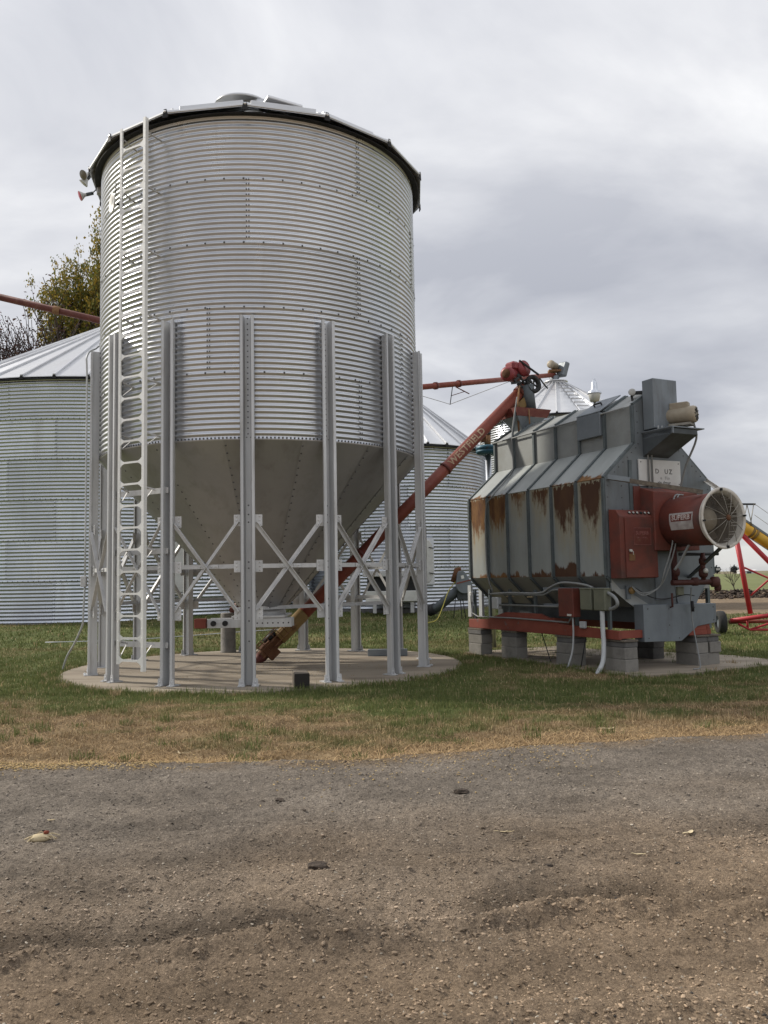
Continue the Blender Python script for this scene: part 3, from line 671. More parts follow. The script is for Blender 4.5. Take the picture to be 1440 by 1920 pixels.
# upturned eave lip of a panel
b = MB(); q0, q1 = roof_pt(90.5, RE - .004, .012), roof_pt(113.5, RE - .004, .012)
b.beam(q0 + Vector((0, 0, .010)), q1 + Vector((0, 0, .010)), .02, .03); lip_me = b.mesh('eave_lip', 'galv_roof', .004)
b = MB(); q0, q1 = roof_pt(91.2, 2.42, .05), roof_pt(112.8, 2.42, .05); b.beam(q0, q1, .05, .06); ring_me = b.mesh('roof_stiffener', 'galv_roof', .005)
b = MB(); p, q = roof_pt(90, RE + .01, .02), roof_pt(90, .42, .02); b.beam(p, q, .05, .065, (0, 0, 1)); rib_me = b.mesh('roof_rib', 'galv_roof', .012)
b = MB(); p = roof_pt(90, RE + .012, -.015); b.prism([p + Vector((-.045, 0, -.03)), p + Vector((.045, 0, -.03)), p + Vector((.02, 0, .085)), p + Vector((-.02, 0, .085))], (0, .012, 0)); cap_me = b.mesh('rib_end', 'black')
for a in LEGS:
    pn = put('roof_panel', pm, hb, RA(a)); put('eave_lip', lip_me, pn); put('roof_stiffener', ring_me, pn)
    rb = put('roof_rib', rib_me, hb, RA(a)); put('rib_end', cap_me, rb)
b = MB(); b.lathe([(RW + .014, ZE + .0), (RW + .10, ZE - .022), (RW + .115, ZE - .012), (RW + .02, ZE + .05)], n=90); b.build('eave_closure', 'black', hb)
b = MB(); b.lathe([(.42, z_e + (RE - .42) * TR - .02), (.42, 9.14), (.40, 9.15)], n=36); b.build('peak_collar', 'galv_roof', hb)
# lid, tipped towards the camera, with its latch bar
ML = T(-.30, -.12, 9.235) @ Matrix.Rotation(rad(9), 4, 'X')
b = MB(); b.lathe([(0, .03), (.30, .02), (.40, 0), (.43, -.035), (.437, -.035), (.405, .012), (.30, .032), (0, .042)], ML, n=48); lid = b.build('lid', 'galv_roof', hb)
b = MB(); b.beam(ML @ Vector((-.1, .0, .09)), ML @ Vector((.06, .0, .09)), .012, .012); b.beam(ML @ Vector((.03, 0, .03)), ML @ Vector((.03, 0, .11)), .02, .02); b.build('latch', 'dark_metal', lid)
# inspection hatch beside the lid
b = MB(); Mh = T(.40, -.50, 8.90) @ RZ(rad(30)) @ Matrix.Rotation(rad(-3), 4, 'X'); b.box((-.30, -.2, 0), (.30, .2, .05), Mh); b.build('inspection_hatch', 'galv_roof', hb, .01)
# hopper cone in fifteen sheets
ZH, RH0 = .87, .33
SL = (ZB - .015 - ZH) / (RW - .005 - RH0)
b = MB(); V = []; Fc = []
for i in range(9):
    r = RH0 + (RW - .005 - RH0) * i / 8; z = ZH + (ZB - .015 - ZH) * i / 8
    for k in range(9):
        a = 90 + 24.25 * k / 8; d = da(a) * (r + .008 * (1 - k / 8)); V.append((d.x, d.y, z))
for i in range(8):
    for k in range(8): Fc.append((i * 9 + k, i * 9 + k + 1, (i + 1) * 9 + k + 1, (i + 1) * 9 + k))
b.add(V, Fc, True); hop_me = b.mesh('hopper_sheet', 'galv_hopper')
hbolt = MB(); nrm0 = Vector((0, 0, -1))
for k in range(15):
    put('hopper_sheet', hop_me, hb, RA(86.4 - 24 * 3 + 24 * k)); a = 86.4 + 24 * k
    for j in range(26):
        t = (j + .5) / 26; r = RH0 + (RW - .02 - RH0) * t; z = ZH + (ZB - .03 - ZH) * t; nn = (da(a + .5) * SL + Vector((0, 0, -1))).normalized()
        hbolt.dome(da(a + .45 / max(t, .25)) * r + Vector((0, 0, z)) + nn * .006, nn, .0145)
hbolt.build('hopper_bolts', 'bolt', hb, kind='stuff')
b = MB(); b.lathe([(RH0 - .01, ZH - .12), (RH0 + .02, ZH - .12), (RH0 + .02, ZH - .02), (RH0 + .005, ZH + .012)], n=40); b.build('outlet_collar', 'galv_brace', hb)
# legs: folded hat sections open to the outside
def hat(z0, z1):
    prof = [(-.094, .135), (-.094, .129), (-.060, .129), (-.044, .006), (.044, .006), (.060, .129), (.094, .129), (.094, .135), (.054, .135), (.038, .012), (-.038, .012), (-.054, .135)]
    lipo = [(-.105, .129), (-.105, .108), (-.100, .108), (-.100, .13)]
    b = MB(); n = len(prof)
    q = [(x, -(2.505 + y), z) for z in (z0, z1) for x, y in prof]
    b.add(q, [(i, (i + 1) % n, n + (i + 1) % n, n + i) for i in range(n)])
    for z in (0, n):
        for f in ((0, 1, 2, 11), (2, 3, 10, 11), (3, 4, 9, 10), (4, 5, 8, 9), (5, 6, 7, 8)): b.add([q[i + z] for i in f], [(0, 1, 2, 3)])
    for s in (-1, 1): b.box((min(s * .094, s * .088), -2.64, z0), (max(s * .094, s * .088), -2.612, z1))
    return b
leg_me = hat(0, 4.83).mesh('leg', 'galv_leg', .002)
b = MB()
for j in range(22): b.dome((0, -2.518, ZB + .06 + j * .0738), (0, -1, 0), .0105, .3, 8)
for z in (.99, 1.08, .56, .82, 1.5, 1.58, 2.1, 2.2, 2.32): b.dome((0, -2.518, z), (0, -1, 0), .011, .3, 8)
holes_me = b.mesh('bolt_row', 'bolt')
b = MB()
for s in (-1, 1):
    b.box((s * .088 - .045, -2.70, .002), (s * .088 + .045, -2.50, .014))
    b.prism([(s * .088 - .040, -2.648, .014), (s * .088 + .040, -2.648, .014), (s * .088 + .030, -2.648, .10), (s * .088 - .030, -2.648, .10)], (0, .008, 0))
    b.dome((s * .088, -2.648, .055), (0, -1, 0), .014); b.dome((s * .088, -2.68, .014), (0, 0, 1), .016, .9)
foot_me = b.mesh('foot_plate', 'galv_leg')
for a in LEGS:
    lg = put('leg', leg_me, hb, RA(a)); put('bolt_row', holes_me, lg, kind='stuff'); put('foot_plate', foot_me, lg)
# bracing between neighbouring legs
RBR = 2.585
half = rad(12); LW = .095
def on_chord(s, z, out=0):      # point on the chord of the bay whose left leg is at a=90; s in 0..1
    A, B = da(90) * RBR + ta(90) * LW, da(114) * RBR - ta(114) * LW
    p = A.lerp(B, s) + da(102) * out; return Vector((p.x, p.y, z))
up_out = da(102)
b = MB(); b.angle(on_chord(-.02, 1.50, .0), on_chord(1.02, 1.50, .0), .045, .055, .006, sgn=-1); strut_me = b.mesh('strut', 'galv_brace')
b = MB(); b.beam(on_chord(.36, 1.528, .009), on_chord(.66, 1.528, .009), .005, .05); [b.dome(on_chord(s, 1.528, .012), up_out, .014) for s in (.39, .43, .56, .6, .63)]; splice_me = b.mesh('splice_plate', 'galv_brace')
b = MB(); b.angle(on_chord(.015, 2.10, .014), on_chord(.985, .95, .014), .05, .05, .006, up=up_out, sgn=1); br1 = b.mesh('brace', 'galv_brace')
b = MB(); b.angle(on_chord(.985, 2.10, -.012), on_chord(.015, .95, -.012), .05, .05, .006, up=up_out, sgn=1); br2 = b.mesh('brace', 'galv_brace')
gus = []
for s0 in (0, 1):
    for zc, hh in ((2.12, .15), (1.525, .15), (.92, .16)):
        b = MB(); sgn = 1 if s0 == 0 else -1; e0, e1 = s0 - sgn * .02, s0 + sgn * .10
        b.beam(on_chord(e0, zc, .004), on_chord(e1, zc, .004), .006, hh, (0, 0, 1))
        for dz in (-.4, 0, .4): b.dome(on_chord(s0 + sgn * .06, zc + dz * hh * .85, .008), up_out, .014)
        gus.append(b.mesh('gusset_plate', 'galv_brace'))
for a in LEGS:
    st = put('strut', strut_me, hb, RA(a)); put('splice_plate', splice_me, st)
    put('brace', br1, hb, RA(a)); put('brace', br2, hb, RA(a))
    for g in gus: put('gusset_plate', g, hb, RA(a))
# lower ties on the far side
b = MB(); b.angle(on_chord(-.02, .97, -.03), on_chord(1.02, .97, -.03), .05, .06, .006, sgn=-1); tie_me = b.mesh('lower_tie', 'galv_brace')
for a in (214, 238, 262, 286, 310, 334): put('lower_tie', tie_me, hb, RA(a))
b = MB(); b.angle((.0, -.42, .885), (1.9, .55, .905), .05, .055, .006, sgn=1); b.build('cross_tie', 'galv_brace', hb)
# slide gate beam under the outlet
b = MB(); b.box((-.80, -.50, .62), (.50, -.46, .76)); b.box((-.80, -.22, .62), (.50, -.18, .76)); b.box((-.42, -.52, .765), (.40, .40, .80))
gate = b.build('slide_gate', 'galv_leg', hb, .004)
b = MB()
for i in range(7): b.dome((-.03 + i * .08, -.50, .685), (0, -1, 0), .012, .3, 8)
b.build('hole_row', 'hole', gate, kind='stuff')
for x in (-.70, -.52): MB().tube([(x, -.535, .69), (x, -.49, .69)], .042, 14).build('pulley', 'dark_metal', gate)
b = MB(); b.box((-.99, -.55, .62), (-.81, -.42, .77)); b.build('gate_motor_box', 'beam_red', gate, .01)

# ---- ladder on stand-off brackets
AL, RL, LWID = 60.3, 2.80, .22
lad = bpy.data.objects.new('ladder', None); COL.objects.link(lad); lad.parent = hb; lad.matrix_local = RA(AL); lad['label'] = 'white galvanised ladder with flared rungs'
for s in (-1, 1):
    b = MB(); x = s * LWID; top = 7.58 if s < 0 else 7.62; bot = .28 if s < 0 else .20
    b.box((x - .022, -RL - .006, bot), (x + .022, -RL, top)); b.box((x + s * .018 - .004, -RL, bot), (x + s * .018 + .004, -RL + .05, top))
    for j in range(60): b.dome((x, -RL - .006, bot + .06 + j * .122), (0, -1, 0), .006, .3)
    b.build('rail', 'ladder', lad, 0)
b = MB(); w = LWID - .018
prof = [(-w, .062), (-w * .82, .030), (-w * .64, .013), (w * .64, .013), (w * .82, .030), (w, .062), (w, -.062), (w * .82, -.030), (w * .64, -.013), (-w * .64, -.013), (-w * .82, -.030), (-w, -.062)]
n = len(prof); q = [(x, y, z) for y in (-RL - .004, -RL + .006) for x, z in prof]
fs = []
for o_ in (0, n):
    for i, j in ((0, 11), (1, 10), (2, 9), (3, 8), (4, 7)): fs.append((o_ + i, o_ + i + 1, o_ + j - 1, o_ + j))
fs += [(i, (i + 1) % n, n + (i + 1) % n, n + i) for i in range(n)]
b.add(q, fs); b.box((-w * .66, -RL - .004, .004), (w * .66, -RL + .032, .013)); rung_me = b.mesh('rung', 'ladder')
for j in range(25): put('rung', rung_me, lad, T(0, 0, .33 + .2885 * j))
bkts = []
for s in (-1, 1):
    b = MB(); x = s * (LWID - .01); b.angle((x, -RL + .04, 0), (x + .035 * s, -RW - .012, -.03), .025, .025, .004); b.beam((x, -RL + .04, -.17), (x + .02 * s, -RW - .06, -.02), .016, .006)
    bkts.append(b.mesh('standoff_bracket', 'galv_brace'))
for z in (7.42, 6.66, 5.78, 4.90, 4.02, 3.30):
    for g in bkts: put('standoff_bracket', g, lad, T(0, 0, z))
for z in (2.55, 1.75, .52):
    b = MB(); A, B = RA(AL).inverted() @ (da(46) * 2.60), RA(AL).inverted() @ (da(70) * 2.60)
    b.beam((A.x, A.y, z), (B.x, B.y, z), .006, .075); b.build('ladder_crossbar', 'galv_brace', lad)
    for g in bkts: put('standoff_bracket', g, lad, T(0, -.0, z + .03) @ Matrix.Scale(.62, 4, (0, 1, 0)) @ T(0, -1.7, 0))

# ================================================================== FAR STORAGE BINS
def grain_bin(name, label, c, R, z0, z1, apex, nring, nsheet, npanel, seam0, pitch_n=11, rc=.45, mat='galv_old'):
    t = thing(name, label, 'grain bin', (c[0], c[1], z0), 0, 'old storage bins behind the hopper bin')
    h = (z1 - z0) / nring; pit = h / pitch_n
    me = corrugated_sheet(R, 0, h + .004, pit, .018, 360 / nsheet, max(6, int(150 / nsheet)), .006, .004, 6).mesh('wall_sheet', mat)
    bl = MB()
    for i in range(nring):
        for k in range(nsheet):
            a = seam0 + (360 / nsheet) * (k + .5 * (i % 2)); put('wall_sheet', me, t, T(0, 0, h * i) @ RA(a) @ Matrix.Scale(1 + .0006 * (i % 2), 4, (1, 0, 0)) @ Matrix.Scale(1 + .0006 * (i % 2), 4, (0, 1, 0)))
            d_ = (a % 360)
            if 0 <= d_ <= 190:
                for j in range(pitch_n):
                    for s in (.12, .45): bl.dome(da(a + s) * (R + .0205) + Vector((0, 0, h * i + pit * (j + 1 if j < pitch_n - 1 else j + .9))), da(a), .014, .5, 5)
        if i:
            for k in range(int(R * 22)):
                a = 190 * k / int(R * 22); bl.dome(da(a) * (R + .0205) + Vector((0, 0, h * i)), da(a), .017, .5, 5)
    bl.build('wall_bolts', 'bolt', t, kind='stuff')
    H = z1 - z0; RE_ = R + .12; tr = (apex - z1) / (RE_ - rc)
    def rp(a, r, l=0): d = da(a) * r; return Vector((d.x, d.y, H + .03 + (RE_ - r) * tr + l))
    st = 360 / npanel
    b = MB(); p = [rp(90, RE_), rp(90 + st, RE_), rp(90 + st, rc), rp(90, rc)]
    b.add(p + [q + Vector((0, 0, .02)) for q in p], [(3, 2, 1, 0), (4, 5, 6, 7), (0, 1, 5, 4), (1, 2, 6, 5), (2, 3, 7, 6), (3, 0, 4, 7)]); pm_ = b.mesh('roof_panel', 'galv_roof')
    b = MB(); b.beam(rp(90, RE_ + .02, .045), rp(90, rc, .045), .06, .07); rm = b.mesh('roof_rib', 'galv_roof', .012)
    b = MB(); p = rp(90, RE_ + .025, 0); b.prism([p + Vector((-.06, 0, -.05)), p + Vector((.06, 0, -.05)), p + Vector((.03, 0, .09)), p + Vector((-.03, 0, .09))], (0, .012, 0)); cm = b.mesh('rib_end', 'black')
    for k in range(npanel):
        put('roof_panel', pm_, t, RA(seam0 + st * k)); r_ = put('roof_rib', rm, t, RA(seam0 + st * k)); put('rib_end', cm, r_)
    b = MB(); b.lathe([(R + .008, H - .03), (R + .10, H - .05), (R + .115, H - .02), (R + .02, H + .05)], n=96); b.build('eave_closure', 'black', t)
    b = MB(); zt = H + (apex - z1); b.lathe([(rc + .01, zt - .1), (rc + .01, zt + .12), (rc + .07, zt + .13), (rc + .07, zt + .17), (0, zt + .2)], n=32); b.build('peak_cap', 'galv_roof', t)
    b = MB(); b.lathe([(R + .18, -.30), (R + .18, -.02), (R - .2, -.02)], n=72); b.build('foundation', 'concrete_dark', t)
    return t
A_C, A_R, A_Z0, A_Z1 = (-9.46, 30.0), 7.0, .27, 7.13
binA = grain_bin('storage_bin', 'wide old corrugated bin at the left edge behind the ladder', A_C, A_R, A_Z0, A_Z1, 10.75, 6, 16, 48, 92.0)
B_C, B_R = (.44, 27.0), 2.9
binB = grain_bin('storage_bin', 'low old corrugated bin seen between the hopper bin and the dryer', B_C, B_R, .45, 5.22, 7.25, 4, 7, 30, 95.0, 12)
C_C, C_R = (7.7, 36.0), 3.4
binC = grain_bin('storage_bin', 'farthest corrugated bin with a white conical roof above the dryer', C_C, C_R, .3, 7.74, 9.66, 7, 8, 24, 93.0, 11)
# door of the wide bin, walk-in hatch of the low bin
def on_bin(t, c, R, px, out):     # local point of bin wall at world bearing px (tan) in front
    pass
def bin_plate(t, R, a, z0, z1, w, out, name, mat, bev=.02):
    b = MB(); b.box((-w / 2, -R - out, z0), (w / 2, -R + .06, z1)); return b.build(name, mat, t, bev, RA(a))
def bearing_angle(c, R, tan_x):   # leg-style angle of the wall point seen at x/y = tan_x
    best = min(range(0, 1800), key=lambda i: abs((c[0] + da(i / 10).x * R) / (c[1] + da(i / 10).y * R) - tan_x) if da(i / 10).y < -.1 else 9)
    return best / 10
aD = bearing_angle(A_C, A_R, (328 - 720) / 1550)
d_ = bin_plate(binA, A_R, aD, .75, 2.25, .85, .09, 'door', 'white_paint')
b = MB(); b.box((-.46, -A_R - .10, .70), (.46, -A_R - .02, .74)); b.box((-.46, -A_R - .10, 2.27), (.46, -A_R - .02, 2.31)); b.build('door_frame', 'galv_brace', d_, 0)
aH = bearing_angle(B_C, B_R, (794 - 720) / 1550)
b = MB(); w, h0, h1 = .25, .72, 1.98; q = []
for i in range(24):
    a = 2 * PI * i / 24; cx_, cz_ = cos(a), sin(a)
    q.append(((abs(cx_) ** .6) * (1 if cx_ > 0 else -1) * w, -B_R - .10, (h0 + h1) / 2 + (abs(cz_) ** .7) * (1 if cz_ > 0 else -1) * (h1 - h0) / 2))
b.prism(q, (0, .14, 0)); hatch = b.build('hatch_door', 'white_paint', binB, .015, RA(aH))
b = MB(); b.box((-w - .03, -B_R - .05, h0 - .05), (w + .03, -B_R + .02, h1 + .05)); b.build('hatch_frame', 'galv_old', hatch)
for z in (.98, 1.72):
    b = MB(); b.beam((.10, -B_R - .13, z + .03), (.27, -B_R - .11, z), .02, .02); b.build('latch', 'dark_metal', hatch)
# aeration fan box at the foot of the low bin
aF = bearing_angle(B_C, B_R, (735 - 720) / 1550)
pf = Vector((B_C[0], B_C[1], 0)) + da(aF) * (B_R + .55)
fb = thing('fan_box', 'white aeration fan box with a dark slot at the foot of the low bin', 'fan box', (pf.x, pf.y, .42), 0)
b = MB(); b.box((-.75, -.45, .25), (.75, .5, .55)); b.build('lower_board', 'white_paint', fb, .015)
b = MB(); b.box((-.70, -.35, .55), (.70, .5, .95)); b.build('fan_opening', 'black', fb)
b = MB(); b.box((-.82, -.5, .95), (.82, .5, 1.12)); b.build('top_board', 'galv_brace', fb, .015)
for x in (-.5, .0, .55): b = MB(); b.box((x - .05, -.4, -.06), (x + .05, -.3, .25)); b.build('leg', 'galv_brace', fb)
# peak detail and roof ladder of the farthest bin
for k in range(8):
    r_ = C_R - .25 - k * .36; tr = (9.66 - 7.74) / (C_R + .12 - .45); z = 7.74 - .3 + .03 + (C_R + .12 - r_) * tr
    b = MB(); b.beam((-.24, -r_, z + .10), (.24, -r_, z + .10), .03, .04); b.build('roof_rung', 'galv_brace', binC, 0, RA(97))

# ================================================================== GRAIN DRYER   local x = across the end, y = along the side (away), z = up
dr = thing('grain_dryer', 'grey ribbed grain dryer with rust streaked side panels raised on concrete blocks', 'grain dryer', DN, DA)
W, NP, PW = 2.06, 6, .592
LEN = NP * PW
H1, H2, H3, H4, H5 = 1.31, 2.70, 3.23, 3.80, 4.07
S3 = .60                      # neck inset
S0 = .50                      # hopper inset at the bottom
ZLOW = .86
prof = [(S0, ZLOW), (0, H1), (0, H2), (S3, H3), (S3, H4), (W / 2, H5)]
def strip(p, q, y0, y1, th=.012):      # thin sheet between two profile points, thickness inwards
    (s0, z0), (s1, z1) = p, q; L = math.hypot(s1 - s0, z1 - z0); nx, nz = (z1 - z0) / L, -(s1 - s0) / L
    b = MB(); v = []
    for y in (y0, y1):
        v += [(s0, y, z0), (s1, y, z1), (s1 + nx * th, y, z1 + nz * th), (s0 + nx * th, y, z0 + nz * th)]
    return b.add(v, [(0, 1, 2, 3), (7, 6, 5, 4), (0, 4, 5, 1), (1, 5, 6, 2), (2, 6, 7, 3), (3, 7, 4, 0)])
RUST = [(.60, .92, .02), (.66, .85, .20), (.30, .75, .10), (.20, .35, .07), (.62, .12, .08), (.74, .03, .06)]   # near to far: length, dark tone, low
names = ['hopper_sheet', 'side_panel', 'shoulder_panel', 'neck_panel', 'roof_panel']
mats = ['dryer_neck', 'dryer_sheet', 'dryer_sheet', 'dryer_neck', 'dryer_neck']
MIRR = T(W, 0, 0) @ Matrix.Scale(-1, 4, (1, 0, 0))
for i in range(NP):
    for j in range(5):
        p, q = prof[j], prof[j + 1]
        if names[j] == 'side_panel':
            b = MB(); n = 6   # slightly dished sheet, origin at its top edge
            V = []; Fc = []
            for a in range(n + 1):
                for c in range(n + 1):
                    y = PW * c / n; z = -(H2 - H1) * a / n; V.append((-.012 * sin(PI * c / n) * sin(PI * a / n) * random.uniform(.4, 1.2), y, z))
            for a in range(n):
                for c in range(n): Fc.append((a * (n + 1) + c, a * (n + 1) + c + 1, (a + 1) * (n + 1) + c + 1, (a + 1) * (n + 1) + c))
            b.add(V, Fc, True); r_, d_, l_ = RUST[i]
            b.build('side_panel', 'dryer_sheet', dr, 0, T(0, i * PW, H2), rust=float(r_), tone=float(d_), low_rust=float(l_))
            b.build('side_panel', 'dryer_sheet', dr, 0, MIRR @ T(0, i * PW, H2), rust=.05, tone=.3, low_rust=.05)
        elif names[j] == 'shoulder_panel':
            b = MB(); th = .012; L = math.hypot(S3, H3 - H2)
            b.box((-th, 0, -L), (0, PW, 0)); ang = math.atan2(S3, H3 - H2)
            Mx = T(S3, i * PW, H3) @ Matrix.Rotation(ang, 4, 'Y')
            me = b.mesh('shoulder_panel', 'dryer_sheet')
            o = put('shoulder_panel', me, dr, Mx, rust=0.0, tone=.2, low_rust=(.70, .63, .03, .03, .62, .66)[i])
            put('shoulder_panel', me, dr, MIRR @ Mx, rust=0.0, tone=.2, low_rust=.02)
        else:
            me = strip(p, q, i * PW + .001, (i + 1) * PW - .001).mesh(names[j], mats[j])
            put(names[j], me, dr); put(names[j], me, dr, MIRR)
# ribs: flange standing proud at every joint and running over the whole outline
def rib_mesh(y, w=.045, pr=.035):
    b = MB(); pts = prof
    for j in range(len(pts) - 1):
        (s0, z0), (s1, z1) = pts[j], pts[j + 1]; L = math.hypot(s1 - s0, z1 - z0); nx, nz = -(z1 - z0) / L, (s1 - s0) / L
        v = []
        for yy in (y - w / 2, y + w / 2): v += [(s0, yy, z0), (s1, yy, z1), (s1 + nx * pr, yy, z1 + nz * pr), (s0 + nx * pr, yy, z0 + nz * pr)]
        b.add(v, [(0, 1, 2, 3), (7, 6, 5, 4), (0, 4, 5, 1), (1, 5, 6, 2), (2, 6, 7, 3), (3, 7, 4, 0)])
    return b
for i in range(NP + 1):
    me = rib_mesh(i * PW).mesh('rib', 'dryer_rib'); rb = put('rib', me, dr); put('rib', me, dr, MIRR)
    b = MB()
    for z in np.arange(H1 + .12, H2, .19): b.dome((-.035, i * PW, z), (-1, 0, 0), .011)
    for t_ in np.arange(.1, .95, .16): b.dome((S3 * t_ - .024, i * PW, H2 + (H3 - H2) * t_ + .026), (-.66, 0, .75), .011)
    b.build('rivets', 'bolt', rb, kind='stuff')
# end plates
outline = prof + [(W - s, z) for s, z in prof[::-1]][1:]
b = MB(); b.prism([(s, -.03, z) for s, z in outline], (0, .025, 0)); b.build('end_plate', 'dryer_end', dr)
b = MB(); b.prism([(s, LEN + .005, z) for s, z in outline], (0, .025, 0)); b.build('end_plate', 'dryer_end', dr)
b = MB()
for z in np.arange(H1 + .1, H2, .17):
    for s in (.04, .30, W - .04): b.dome((s, -.031, z), (0, -1, 0), .011)
for t_ in np.arange(.08, 1, .14):
    for s in (S3 * t_ + .05, W - S3 * t_ - .05): b.dome((s, -.031, H2 + (H3 - H2) * t_ - .02), (0, -1, 0), .011)
for z in np.arange(H3, H4, .16): b.dome((S3 + .05, -.031, z), (0, -1, 0), .011)
b.build('end_rivets', 'bolt', dr, kind='stuff')
b = MB(); b.box((.44, -.045, H1), (.50, -.032, H3 - .25)); b.build('seam_strip', 'dryer_rib', dr)
# floor/inside so that the underside is closed
b = MB(); b.box((S0, .0, ZLOW - .02), (W - S0, LEN, ZLOW + .01)); b.build('bottom_sheet', 'steel_dark', dr)
# access hatch on the neck with a handle
b = MB(); b.box((S3 - .075, PW * 1.06, H3 + .22), (S3 - .012, PW * 1.97, H4 + .012)); acc = b.build('access_hatch', 'steel_grey', dr, .006)
b = MB(); v0, v1 = Vector((S3 - .075, 0, H4 + .012)), Vector((W / 2 - .06, 0, H5 + .03)); b.add([v0 + Vector((0, PW * 1.06, 0)), v0 + Vector((0, PW * 1.97, 0)), v1 + Vector((0, PW * 1.97, 0)), v1 + Vector((0, PW * 1.06, 0)), v0 + Vector((0, PW * 1.06, .02)), v0 + Vector((0, PW * 1.97, .02)), v1 + Vector((0, PW * 1.97, .02)), v1 + Vector((0, PW * 1.06, .02))], [(3, 2, 1, 0), (4, 5, 6, 7), (0, 1, 5, 4), (1, 2, 6, 5), (2, 3, 7, 6), (3, 0, 4, 7)]); b.build('hatch_top', 'steel_grey', acc, .004)
hx, hz = S3 + .16, H4 + .15
b = MB(); b.tube([(hx, PW * 1.38, hz), (hx - .03, PW * 1.38, hz + .06), (hx - .03, PW * 1.66, hz + .06), (hx, PW * 1.66, hz)], .014, 6); b.build('handle', 'black', acc)
# conduit along the top of the neck and down to the box
b = MB(); b.tube([(S3 - .05, LEN + .04, H4 - .02), (S3 - .05, .12, H4 - .02)], .014, 8); b.build('conduit', 'pvc_grey', dr)
b = MB(); b.tube(smooth_path([(S3 + .12, LEN - .55, H4 + .75), (S3 - .05, LEN - .60, H4 + .05), (S3 - .055, LEN - .62, H3 + .1), (S3 - .10, LEN - .64, H3 - .05), (.22, LEN - .80, H2 + .27), (-.055, LEN - .62 - .55 + .35, H2 + .0), (-.05, LEN - PW, H2 - .25), (-.05, LEN - PW, H1 + .1), (.02, LEN - PW - .05, 1.06)], 5), .012, 6); b.build('conduit', 'pvc_grey', dr)
# spotlight on the roof
b = MB(); Ml = align((S3 + .22, .22, H4 + .25), (-.7, -.6, .1)); b.lathe([(0, -.09), (.03, -.09), (.04, -.03), (.055, .04), (.05, .045), (0, .04)], Ml, n=16); sp = b.build('spotlight', 'glass_lamp', dr)
b = MB(); b.beam((S3 + .2, .2, H4 + .12), (S3 + .24, .26, H4 + .22), .03, .03); b.beam((S3 + .26, .22, H4 + .25), (S3 + .38, .12, H4 + .25), .04, .05); b.build('lamp_bracket', 'dark_metal', sp)
# belt guard on the end with its motor
b = MB(); b.box((.76, -.26, 3.43), (1.23, -.04, 4.165)); bg = b.build('belt_guard', 'steel_grey', dr, .008)
b = MB(); b.box((.72, -.62, 3.385), (1.36, -.04, 3.40)); b.box((.74, -.62, 3.30), (.76, -.04, 3.385)); shelf = b.build('motor_shelf', 'steel_grey', dr)
b = MB(); b.prism([(.74, -.03, 3.375), (.74, -.60, 3.375), (.74, -.60, 3.30), (.74, -.03, 3.04)], (.50, 0, 0)); b.build('belt_cover', 'steel_dark', dr, .004)
mc = Vector((1.14, -.30, 3.62))
b = MB(); b.lathe([(0, 0), (.085, 0), (.115, .03), (.118, .30), (.125, .31), (.125, .40), (.11, .43), (.0, .43)], align(mc + Vector((-.06, .12, 0)), (.45, -.85, .0)), n=24); mo = b.build('electric_motor', 'cream_motor', dr)
dm = Vector((.45, -.85, 0)).normalized()
b = MB(); p = mc + Vector((-.06, .12, 0)) + dm * .432
for k in range(10):
    a = 2 * PI * k / 10; ss = Vector((dm.y, -dm.x, 0)); b.beam(p + (ss * cos(a) + Vector((0, 0, 1)) * sin(a)) * .03, p + (ss * cos(a) + Vector((0, 0, 1)) * sin(a)) * .10, .012, .012)
b.build('motor_grille', 'dark_metal', mo, kind='stuff')
b = MB(); p = mc + Vector((-.06, .12, 0)) + dm * .2; Mb = T(p.x, p.y, p.z) @ RZ(math.atan2(dm.y, dm.x)); b.box((-.14, -.06, .09), (.13, .06, .19), Mb); b.build('terminal_box', 'cream_motor', mo, .012)
b = MB(); b.box((-.15, -.10, -.16), (.17, .10, -.12), Mb); b.build('motor_foot', 'wire', mo, .004)
b = MB(); b.tube(smooth_path([mc + Vector((.18, -.16, -.10)), mc + Vector((.20, -.18, -.35)), (1.30, -.30, 2.9), (1.30, -.16, 2.55)], 5), .016, 7); b.build('motor_cable', 'pvc_grey', dr)
# two vertical conduits on the end
for x in (.79, .86):
    b = MB(); b.tube([(x, -.30, 3.46), (x, -.30, 3.30), (x, -.075, 3.2), (x, -.075, 2.15)], .014, 7); b.build('conduit', 'pvc_grey', dr)
# faded name sign
b = MB(); b.box((.62, -.06, 2.61), (1.44, -.036, 3.00)); sg = b.build('sign', 'sign_white', dr, .003)
for tx, sz, x, z, mt, sp_ in (('D  UZ', .10, 1.10, 2.83, 'letter_dark', 1.35), ('n  Flo', .065, 1.12, 2.735, 'letter_grey', 1.2), ('ain dryer', .066, 1.10, 2.665, 'letter_dark', 1.05)):
    put('lettering', text_mesh(tx, sz, mt, sp_, .002), sg, T(x, -.0615, z) @ Matrix.Rotation(PI / 2, 4, 'X'))
b = MB()
for x in (.66, 1.40):
    for z in (2.65, 2.96): b.dome((x, -.06, z), (0, -1, 0), .010)
b.build('sign_screws', 'bolt', sg, kind='stuff')
